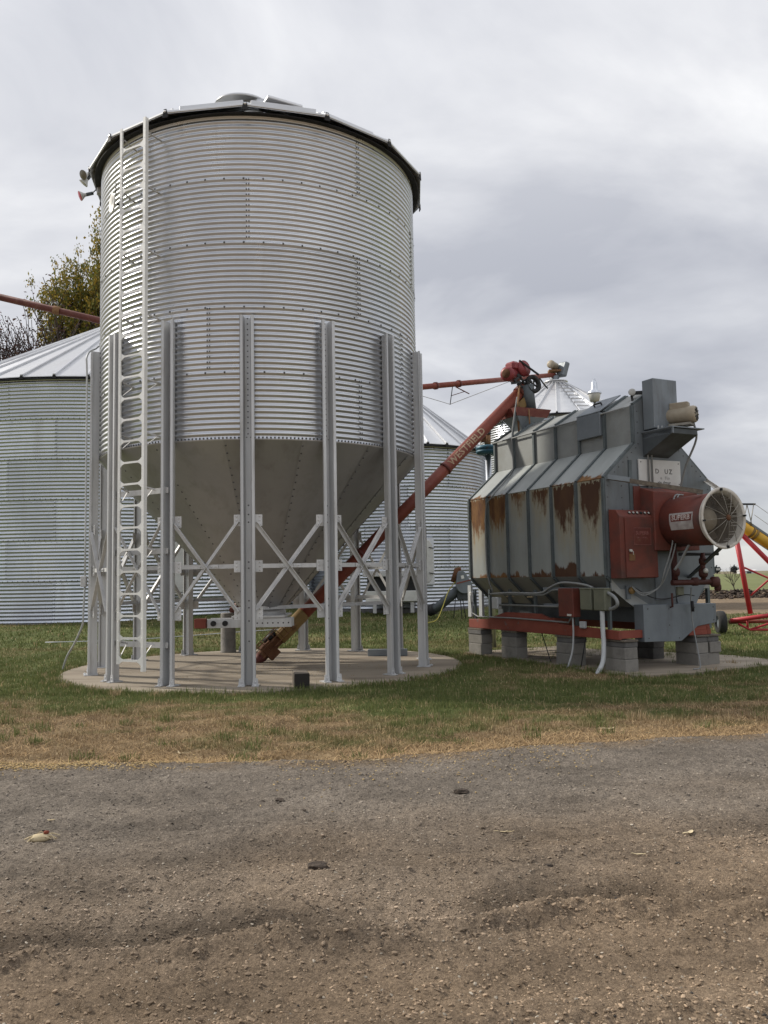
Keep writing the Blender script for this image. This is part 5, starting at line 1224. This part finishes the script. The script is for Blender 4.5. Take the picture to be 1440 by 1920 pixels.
# unloading auger power head in front of the low bin
ug = thing('unload_auger', 'short dark unloading auger with a grey belt guard beside the low bin', 'auger', (1.95, 22.0, .22))
b = MB(); b.tube([(-.75, .5, .22), (-.55, .35, .30), (.0, .0, .78)], .125, 14); b.build('tube', 'steel_dark', ug)
b = MB(); b.tube([(-.78, .52, .2), (-.62, .4, .27)], .15, 14); b.build('inlet_band', 'dark_metal', ug)
Mg = align((.12, -.14, .93), (.25, -.9, .1)); b = MB(); q = [(.22 * cos(a), .22 * sin(a) - .06) for a in np.linspace(PI * .98, 2 * PI + .06, 16)] + [(.10, .26), (.05, .32), (-.05, .32), (-.10, .26)]
Mg = T(.10, -.16, .95) @ RZ(.25) @ Matrix.Rotation(PI / 2, 4, 'X') @ RZ(.22)
b.prism([Mg @ Vector((x, y, -.05)) for x, y in q], Mg.to_3x3() @ Vector((0, 0, .1))); bgd = b.build('belt_guard', 'steel_grey', ug, .008)
b = MB(); b.beam(Mg @ Vector((-.2, .03, .055)), Mg @ Vector((.2, .03, .055)), .012, .03, (0, 0, 1)); b.build('guard_strap', 'auger_red', bgd)
b = MB(); b.box((-.04, .11, .051), (.04, .2, .054), Mg); b.build('guard_label', 'white_paint', bgd)
b = MB(); b.tube([(-.10, .05, .98), (-.02, -.05, 1.30)], [.12, .10], 12); b.tube([(-.10, -.02, 1.27), (.06, -.06, 1.30)], .07, 10); b.build('motor', 'rust', ug, kind='stuff')
b = MB(); b.box((-.05, -.1, .50), (.27, .16, .72)); b.build('discharge_box', 'steel_dark', ug, .02)
for x, y in ((-.18, -.1), (.05, -.15), (.16, -.1)):
    b = MB(); b.tube([(x * .5, 0, .6), (x, y, -.05)], .012, 5); b.build('stand_leg', 'dark_metal', ug)
b = MB(); b.tube(smooth_path([(1.95 - .1, 21.9, 1.20), (1.65, 21.8, .95), (1.45, 21.3, .55), (1.25, 20.6, .28), (.95, 20.2, .22)], 6), .012, 6); o = b.build('extension_cord', 'yellow_cord'); tag(o, 'thin yellow extension cord hanging from the unloading auger to the grass', 'cord')

# ================================================================== SMALL THINGS AROUND THE BINS
# yard light
yl = thing('yard_light', 'white yard light on a thin pole behind the dryer roof', 'lamp', (7.30, 28.0, 0))
b = MB(); b.tube([(0, 0, -.1), (0, 0, 7.35)], .045, 10); b.build('pole', 'galv_old', yl)
b = MB(); b.lathe([(0, 7.22), (.15, 7.24), (.215, 7.50), (.21, 7.52), (.0, 7.52)], n=24); b.build('lamp_shade', 'glass_lamp', yl)
b = MB(); b.lathe([(.235, 7.50), (.24, 7.54), (.13, 7.64), (.115, 7.68), (.10, 7.90), (.06, 7.93), (.05, 8.02), (.0, 8.03)], n=20); b.build('lamp_head', 'galv_old', yl)
# floodlights and dish on the hopper bin
def flood(name, label, loc, aim, glass, shell, base):
    t = thing(name, label, 'floodlight', loc); t.scale = (.8, .8, .8); aim = Vector(aim).normalized()
    b = MB(); b.lathe([(0, -.02), (.030, -.02), (.032, .06), (.045, .09), (.095, .16), (.098, .175)], align((0, 0, 0), aim), n=20); b.build('lamp_shell', shell, t)
    b = MB(); b.lathe([(.096, .172), (.07, .182), (0, .188)], align((0, 0, 0), aim), n=20); b.build('lens', glass, t)
    b = MB(); b.lathe([(0, -.10), (.034, -.10), (.036, .05), (.0, .05)], align((0, 0, 0), aim), n=14); b.build('socket', 'steel_dark', t)
    b = MB(); b.tube([-aim * .08, Vector(base) - Vector(loc)], .012, 6); b.build('arm', 'dark_metal', t)
    return t
wallp = Vector((BC[0], BC[1], 0)) + da(6) * (RW + .03)
flood('floodlight', 'grey floodlight under the eave at the left of the hopper bin', (-4.72, 13.05, 8.02), (-.45, -.7, -.45), 'lamp_glass_grey', 'glass_lamp', (wallp.x, wallp.y, 8.0))
flood('floodlight', 'white bulb floodlight pointing down below the grey one', (-4.74, 13.08, 7.98), (-.62, -.1, -.8), 'glass_lamp', 'glass_lamp', (wallp.x, wallp.y, 8.0))
flood('floodlight', 'red floodlight at the upper left of the hopper bin', (-4.70, 12.95, 7.63), (-.80, -.42, -.40), 'lamp_red', 'glass_lamp', (wallp.x + .02, wallp.y - .25, 7.66))
for nm, lb, q, z in (('outlet_box', 'grey outlet box holding the upper floodlights', (wallp.x, wallp.y), 7.97), ('outlet_box', 'round outlet box holding the red floodlight', (wallp.x + .02, wallp.y - .25), 7.62)):
    b = MB(); b.box((-.05, -.06, -.09), (.05, .06, .09)); o = b.build(nm, 'galv_brace', None, .01); o.location = (q[0], q[1], z); o.rotation_euler = (0, 0, rad(20)); tag(o, lb, 'outlet box', 'outlet boxes of the floodlights')
ds = thing('antenna_dish', 'small white dish antenna beside the upper ladder rail', 'antenna', (-3.66, 11.08, 6.58))
b = MB(); b.lathe([(0, .0), (.09, .012), (.135, .04), (.138, .034), (.09, .004), (0, -.01)], align((0, 0, 0), (-.83, -.52, .0)), n=28); b.build('dish', 'ladder', ds)
b = MB(); b.tube([(.03, .02, .0), (.12, .04, .0)], .018, 8); b.tube([(.02, .0, .12), (.02, 0, .30)], .008, 6); b.build('mount', 'dark_metal', ds, kind='stuff')
# conduit down the left side of the hopper bin
ec = thing('electrical_conduit', 'thin white conduit running down the left leg of the hopper bin into the grass', 'conduit', (-5.10, 13.15, -.03))
lgp = Vector((BC[0], BC[1], 0)) + da(19.5) * 2.69
wp2 = Vector((BC[0], BC[1], 0)) + da(9) * (RW + .035)
b = MB(); b.tube(smooth_path([(wp2.x, wp2.y, 7.85), (wp2.x, wp2.y, 6.2), (wp2.x, wp2.y, 5.22), (wp2.x - .04, wp2.y - .06, 5.05), (lgp.x, lgp.y, 4.80), (lgp.x, lgp.y, 4.3), (lgp.x, lgp.y, 1.45)], 6), .014, 8); wpart(b, 'upper_pipe', 'pvc', ec)
b = MB(); b.box((lgp.x - .05, lgp.y - .05, 1.29), (lgp.x + .03, lgp.y + .02, 1.45)); wpart(b, 'junction_box', 'galv_brace', ec, .006)
b = MB(); b.tube(smooth_path([(lgp.x, lgp.y, 1.29), (lgp.x - .02, lgp.y, .9), (lgp.x - .05, lgp.y + .05, .72), (lgp.x - .25, lgp.y + .3, .45), (lgp.x - .48, lgp.y + .6, .22), (-5.08, 13.12, .02), (-5.10, 13.15, -.06)], 6), .015, 8); wpart(b, 'lower_pipe', 'pvc', ec)
# concrete pier with a red boot
pr = thing('concrete_pier', 'round concrete pier standing on the far edge of the slab', 'pier', (-2.98, 15.72, 0))
b = MB(); b.lathe([(.15, 0), (.15, .02), (.140, .03), (.138, .72), (.13, .735), (0, .735)], n=28); b.build('column', 'concrete_block', pr)
b = MB(); b.tube([(.10, .0, .74), (.34, .25, 1.0), (.6, .6, 1.1)], .11, 12); o = b.build('auger_boot', 'auger_red_old'); o.location = (-2.98, 15.72, 0); tag(o, 'dark red auger boot resting on the round concrete pier', 'auger boot')
# timber offcut on the slab
tb = thing('timber_block', 'short black-ended timber offcut lying on the front of the slab', 'timber', (-1.045, 10.32, 0), rad(10))
b = MB(); b.box((-.093, .006, .0), (.093, .46, .187)); b.build('body', 'wood_old', tb, .012)
b = MB(); b.box((-.091, -.003, .003), (.091, .006, .185)); b.build('end_grain', 'wood_end', tb, .008)
# square steel tube on the slab
sq = thing('steel_tube', 'grey square steel tube lying at the back of the slab', 'tube', (-.32, 14.45, 0), rad(-4))
b = MB(); b.box((0, -.06, .0), (.68, .06, .115)); b.build('body', 'steel_grey', sq, .006)
b = MB(); b.box((-.002, -.05, .010), (.0005, .05, .105)); b.build('open_end', 'hole', sq)
# white cord on the grass behind the slab
b = MB(); pts = []
for px_, py_ in ((-7.2, 17.6), (-5.6, 17.8), (-4.4, 18.3), (-3.2, 18.9), (-2.2, 19.4)): pts.append((px_, py_, float(lawn_z(np.array([px_]), np.array([py_]))[0]) + .06))
b.tube(smooth_path(pts, 6), .012, 6); o = b.build('white_cord', 'pvc'); tag(o, 'thin white cord lying across the grass behind the slab', 'cord')

# portable auger at the right
pa = thing('portable_auger', 'yellow portable auger on a bright red wheeled frame beyond the dryer', 'auger', (8.2, 18.5, -.03))
def pw(mb, n, m, bev=0, **k): return wpart(mb, n, m, pa, bev, **k)
Y0 = Vector((7.35, 18.5, 2.82)); Y1 = Vector((11.2, 18.9, .25))
b = MB(); b.tube([Y0, Y1], .115, 16); pw(b, 'tube', 'yellow')
b = MB(); b.beam(Y0 + Vector((.05, -.02, .13)), Y1 + Vector((0, -.02, .13)), .10, .05); pw(b, 'belt_cover', 'steel_grey')
for f in (.23, .25, .5):
    p = Y0.lerp(Y1, f); b = MB(); b.tube([p, p + (Y1 - Y0).normalized() * .05], .135, 14); pw(b, 'flange', 'yellow_old')
b = MB(); b.tube([Y0 + Vector((.0, 0, -.16)), Y1 + Vector((0, 0, -.16))], .012, 5); pw(b, 'track_rod', 'wire')
b = MB(); b.tube([(7.84, 18.5, 2.30), (8.10, 18.5, .40)], .055, 12); pw(b, 'frame_leg', 'bright_red')
b = MB(); b.tube([(7.86, 18.55, 2.34), (8.75, 18.6, 1.4), (9.6, 18.6, .45)], .055, 12); pw(b, 'frame_leg', 'bright_red')
b = MB(); b.tube([(8.02, 18.5, 1.42), (9.3, 18.6, .85)], .022, 8); pw(b, 'cross_brace', 'bright_red')
b = MB(); b.tube([(8.13, 18.5, .80), (9.1, 18.6, 1.55)], .022, 8); pw(b, 'cross_brace', 'bright_red')
b = MB(); b.tube([(7.62, 18.45, .25), (9.6, 18.2, .52)], .05, 10); pw(b, 'axle_beam', 'bright_red')
b = MB(); b.tube([(7.62, 18.5, .22), (9.6, 18.7, .22)], .04, 10); pw(b, 'axle_beam', 'auger_red')
b = MB(); b.tube([(7.80, 18.45, .18), (8.05, 18.45, .05), (9.6, 18.45, .02)], .026, 8); pw(b, 'under_truss', 'bright_red')
b = MB(); b.tube([(8.05, 18.45, .05), (8.9, 18.45, .30)], .024, 8); pw(b, 'under_truss', 'bright_red')
b = MB(); b.tube([(8.0, 18.45, .32), (8.0, 18.45, .05)], .024, 8); pw(b, 'under_truss', 'bright_red')
b = MB(); b.beam((7.95, 18.45, 2.84), (8.36, 18.55, 2.84), .03, .04); pw(b, 'truss_bar', 'dark_metal')
for x0, x1 in ((8.15, 8.03), (8.15, 8.24), (8.30, 8.20)):
    b = MB(); b.tube([(x0, 18.5, 2.83), (x1, 18.5, 2.35)], .010, 5); pw(b, 'truss_bar', 'wire')
for z in (2.86, 2.60):
    b = MB(); b.tube([(8.3, 18.5, z), (11.0, 18.8, z - 1.9)], .006, 4); pw(b, 'truss_cable', 'wire')
wm = T(7.40, 18.42, .225) @ RZ(rad(-7)) @ Matrix.Rotation(PI / 2, 4, 'Y')
b = MB(); b.lathe([(.15, -.085), (.225, -.085), (.250, -.06), (.255, 0), (.250, .06), (.225, .085), (.15, .085), (.14, 0), (.15, -.085)], wm, n=32); wh = pw(b, 'wheel', 'rubber')
b = MB(); b.lathe([(0, -.03), (.06, -.03), (.08, .01), (.15, .05), (.15, -.05), (.08, -.02), (0, -.05)], wm, n=24); o = b.build('rim', 'steel_grey', wh)
# distant farm buildings and trees
def barn(name, label, x, y, w, d, h, rise, mat, roof):
    t = thing(name, label, 'barn', (x, y, -.2)); b = MB(); b.box((-w / 2, -d / 2, 0), (w / 2, d / 2, h)); b.build('wall', mat, t)
    b = MB(); b.prism([(-w / 2 - .3, -d / 2 - .3, h), (-w / 2 - .3, d / 2 + .3, h), (-w / 2 - .3, 0, h + rise)], (w + .6, 0, 0)); b.build('roof', roof, t)
    b = MB(); b.box((-1.2, -d / 2 - .06, 0), (1.2, -d / 2 + .02, h * .7)); b.build('door', 'barn_dark', t)
barn('barn', 'long white barn on the far horizon beyond the field', 205, 470, 9, 6, 1.6, .6, 'barn_white', 'barn_white')
barn('barn', 'small white shed on the far horizon at the dryer', 183, 480, 3, 3, 1.2, .5, 'barn_white', 'barn_white')
barn('barn', 'dark grey barn on the far horizon beside the trees', 190, 490, 7, 6, 2.6, 1.1, 'barn_dark', 'barn_dark')

# ================================================================== TREES
RMIN = .02
def grow(mb, p, d, length, r, level, maxl, tips, spread, kids, up=.12):
    r = max(r, RMIN); segs = 3; pts = [p]; rs = [r]; q = p.copy(); dd = d.copy()
    for i in range(segs):
        dd = (dd + Vector((random.gauss(0, .11), random.gauss(0, .11), random.gauss(0, .08) + up * .4))).normalized(); q = q + dd * (length / segs); pts.append(q.copy()); rs.append(max(RMIN * .8, r * (1 - .42 * (i + 1) / segs)))
    mb.tube(pts, rs, 6 if level < 2 else (4 if level < 4 else 3), False)
    if level >= maxl: tips.append((q, dd)); return
    n = kids[level] if level < len(kids) else 3
    for k in range(n):
        t = .35 + .65 * (k + random.random() * .6) / n; t = min(t, 1.0); i = min(int(t * segs), segs - 1); base = pts[i].lerp(pts[i + 1], t * segs - i)
        ax = Vector((random.gauss(0, 1), random.gauss(0, 1), random.gauss(0, .4))); ax = (ax - dd * ax.dot(dd)).normalized()
        nd = (dd * cos(spread) + ax * sin(spread) * random.uniform(.7, 1.25) + Vector((0, 0, up))).normalized()
        grow(mb, base, nd, length * random.uniform(.58, .82), r * .58, level + 1, maxl, tips, spread, kids, up)
    grow(mb, q, dd, length * .78, r * .56, level + 1, maxl, tips, spread, kids, up)
def leaf_cloud(name, tips, n, size, cols, root, spread, mat='blade', parent_off=(0, 0, 0)):
    t = np.array([tuple(q) for q, _ in tips]); idx = np.random.randint(0, len(t), n)
    c = t[idx] + np.random.randn(n, 3) * spread; u = np.random.randn(n, 3); u /= np.linalg.norm(u, axis=1)[:, None]; w = np.cross(u, np.random.randn(n, 3)); w /= np.linalg.norm(w, axis=1)[:, None]
    s = size * (.6 + .8 * np.random.rand(n, 1)); V = np.stack([c - u * s, c + w * s * .55, c + u * s, c - w * s * .55], 1).reshape(-1, 3)
    col = np.array(cols)[np.random.randint(0, len(cols), n)] * (.7 + .6 * np.random.rand(n, 1))
    return np_mesh(name, V, np.arange(n * 4).reshape(-1, 4), mat, False, np.repeat(col, 4, 0), root)
def tree(name, label, loc, h, r, maxl, spread, kids, leaves, size, cols, lspread, seed, cat='tree', up=.12, group=None):
    random.seed(seed); t = thing(name, label, cat, loc, 0, group); b = MB(); tips = []
    tr = MB(); tr.tube([(0, 0, -.3), (.05, 0, h * .12), (.02, .05, h * .25)], [r * 1.3, r, r * .85], 9, False); tr.build('trunk', 'bark', t)
    for k in range(4): 
        a = 2 * PI * k / 4 + random.random(); grow(b, Vector((.02, .05, h * (.16 + .03 * k))), Vector((cos(a) * .55, sin(a) * .55, .8)).normalized(), h * .27, r * .55, 1, maxl, tips, spread, kids, up)
    grow(b, Vector((.02, .05, h * .24)), Vector((0, 0, 1)), h * .28, r * .75, 1, maxl, tips, spread, kids, up)
    zs = sorted(q.z for q, _ in tips); top = zs[int(len(zs) * .85)]; t.scale = (.86 * h / top,) * 3
    cr = b.build('branches', 'twig', t)
    if leaves: o = leaf_cloud('crown', tips, leaves, size, cols, t, lspread)
    return t
RED = [(.10, .055, .05), (.075, .045, .045), (.11, .065, .05), (.06, .04, .04)]
YEL = [(.34, .26, .05), (.24, .21, .05), (.17, .18, .05), (.40, .28, .05), (.14, .16, .05)]
tree('bare_tree', 'nearly bare reddish brown tree at the left edge behind the wide bin', (-20.3, 44, .3), 14.6, .26, 5, .6, (5, 5, 5, 4, 3), 11000, .075, RED, .2, 3)
tree('bare_tree', 'nearly bare reddish brown tree close beside the yellow tree', (-18.2, 45, .3), 13.6, .24, 5, .6, (5, 5, 5, 4, 3), 11000, .075, RED, .2, 8)
tree('leafy_tree', 'tall tree with yellow green leaves behind the hopper bin', (-16.1, 49, .3), 20.4, .34, 5, .42, (4, 4, 4, 4), 110000, .11, YEL, .24, 12, up=.3).scale.xy *= .62
RMIN = .004
tree('bush', 'small bare bush standing alone in the field', (24.3, 58, -.15), 1.9, .03, 3, .6, (3, 3, 3), 0, .1, RED, .1, 5, 'bush')
FT = [(.05, .06, .065), (.06, .07, .072), (.042, .05, .055)]
for i, (x, y, h) in enumerate(((176, 500, 4), (186, 520, 4.5), (197, 540, 5), (212, 540, 4), (224, 560, 3.4), (236, 560, 3.6))):
    lbl = ('dark distant tree just right of the fan', 'dark distant tree left of the dark barn', 'dark distant tree above the white barn', 'thin distant tree right of the white barn', 'low distant tree near the right edge', 'rightmost low distant tree on the horizon')[i]
    tree('distant_tree', lbl, (x, y, -.2), h, .2, 2, .7, (4, 3), 500, .5, FT, .6, 30 + i, group='trees on the far horizon')

# ================================================================== LITTER ON THE ROAD
def at_ground(px, py):
    a, b_ = px - 720, py - 960; c, s = cos(.0182), sin(.0182); x = a * c - b_ * s; y = a * s + b_ * c; c, s = cos(.0789), sin(.0789)
    r = Vector((x, 1550 * c + y * s, 1550 * s - y * c)); k = -1.35 / r.z; return r.x * k, r.y * k
def gz_(x, y): return float(max(road_z(np.array([x]), np.array([y]))[0], lawn_z(np.array([x]), np.array([y]))[0]))
def husk(px, py, ln, wd, ang, label, mat='husk', curl=.25, name='corn_husk'):
    x, y = at_ground(px, py); z = gz_(x, y); b = MB(); V = []; Fc = []; n = 8
    for i in range(n + 1):
        t = i / n - .5; w = wd * (1 - (2 * abs(t)) ** 2.2) * .5 + .001; bend = curl * ln * t * t * 2; zz = .006 + .03 * abs(t) * curl + random.uniform(0, .004)
        for s in (-1, -.3, .3, 1): V.append((ln * t, bend + s * w, zz + .35 * w * (abs(s)) ))
    m_ = 4
    for i in range(n):
        for k in range(m_ - 1): Fc.append((i * m_ + k, i * m_ + k + 1, (i + 1) * m_ + k + 1, (i + 1) * m_ + k))
    nv = len(V); V2 = [(p[0], p[1], p[2] - .0025) for p in V]; b.add(V + V2, Fc + [tuple(nv + q for q in f[::-1]) for f in Fc], True)
    o = b.build(name, mat); o.location = (x, y, z); o.rotation_euler = (0, 0, ang); tag(o, label, 'corn husk', 'dry corn leaves littering the ground'); return o
husk(95, 1541, .045, .010, .1, 'short straw bit just above the bleached husk bundle')
husk(338, 1405, .13, .02, -.5, 'curled pale corn leaf at the edge of the grass on the left', curl=.8)
husk(703, 1427, .09, .02, .3, 'pale corn leaf on the road edge near the middle')
husk(1140, 1363, .16, .035, .2, 'broad pale corn leaf in the grass below the dryer', curl=.5)
husk(1222, 1369, .12, .02, -.3, 'narrow pale corn leaf in the grass near the right edge')
husk(945, 1558, .11, .010, -.1, 'thin straw lying on the road right of the middle')
husk(1293, 1557, .10, .022, .7, 'pale leaf scrap on the road at the right')
husk(1198, 1608, .07, .012, -.1, 'short straw lying on the road below the leaf scrap')
husk(588, 1393, .07, .02, .1, 'small pale husk where the grass ends at the middle')
husk(1120, 1305, .10, .018, .6, 'pale leaf in the grass in front of the pad')
for px, py, r, lb in ((863, 1481, .05, 'flat dark clod on the road right of the middle'), (492, 1497, .022, 'small black clod left of the middle of the road'), (1027, 1625, .022, 'small black clod at the right on the road'), (597, 1632, .05, 'dark crumbly clod at the middle of the road'), (525, 1499, .03, 'dark clod beside the small black clod')):
    x, y = at_ground(px, py); bm = bmesh.new(); bmesh.ops.create_icosphere(bm, subdivisions=2, radius=1)
    for v in bm.verts: v.co *= 1 + random.uniform(-.4, .4); v.co = Vector((v.co.x * r * 1.0, v.co.y * r * .6, v.co.z * r * .33))
    me = bpy.data.meshes.new('dirt_clod'); bm.to_mesh(me); bm.free(); me.materials.append(MATS['husk_dark']); o = put('dirt_clod', me); o.location = (x, y, gz_(x, y) + r * .1); tag(o, lb, 'dirt clod', 'dark clods on the road')
x, y = at_ground(75, 1576); hb2 = thing('husk_bundle', 'bleached tangle of corn husk strips on the road at the left', 'corn husk', (x, y, gz_(x, y)), .2)
for k in range(16):
    b = MB(); a = random.uniform(-.5, .5) + (PI if random.random() < .5 else 0); ln = random.uniform(.04, .085); p0 = Vector((random.uniform(-.02, .03), random.uniform(-.015, .015), .02 + random.uniform(0, .02))); tip = p0 + Vector((cos(a) * ln, sin(a) * ln * .7 - .01, -.018 + random.uniform(-.005, .012)))
    mid = p0.lerp(tip, .5) + Vector((0, random.uniform(-.012, .012), random.uniform(.004, .02))); b.tube(smooth_path([p0, mid, tip], 4), random.uniform(.0018, .004), 5); b.build('strip', 'husk', hb2)
b = MB(); b.lathe([(0, .0), (.03, .004), (.036, .018), (.024, .034), (.0, .038)], Matrix.Scale(1.5, 4, (1, 0, 0)), n=12); b.build('crumpled_core', 'husk', hb2)
b = MB(); b.lathe([(0, .0), (.014, .004), (.014, .014), (0, .018)], T(.03, .005, .034), n=8); b.build('cob_piece', 'cob_red', hb2)
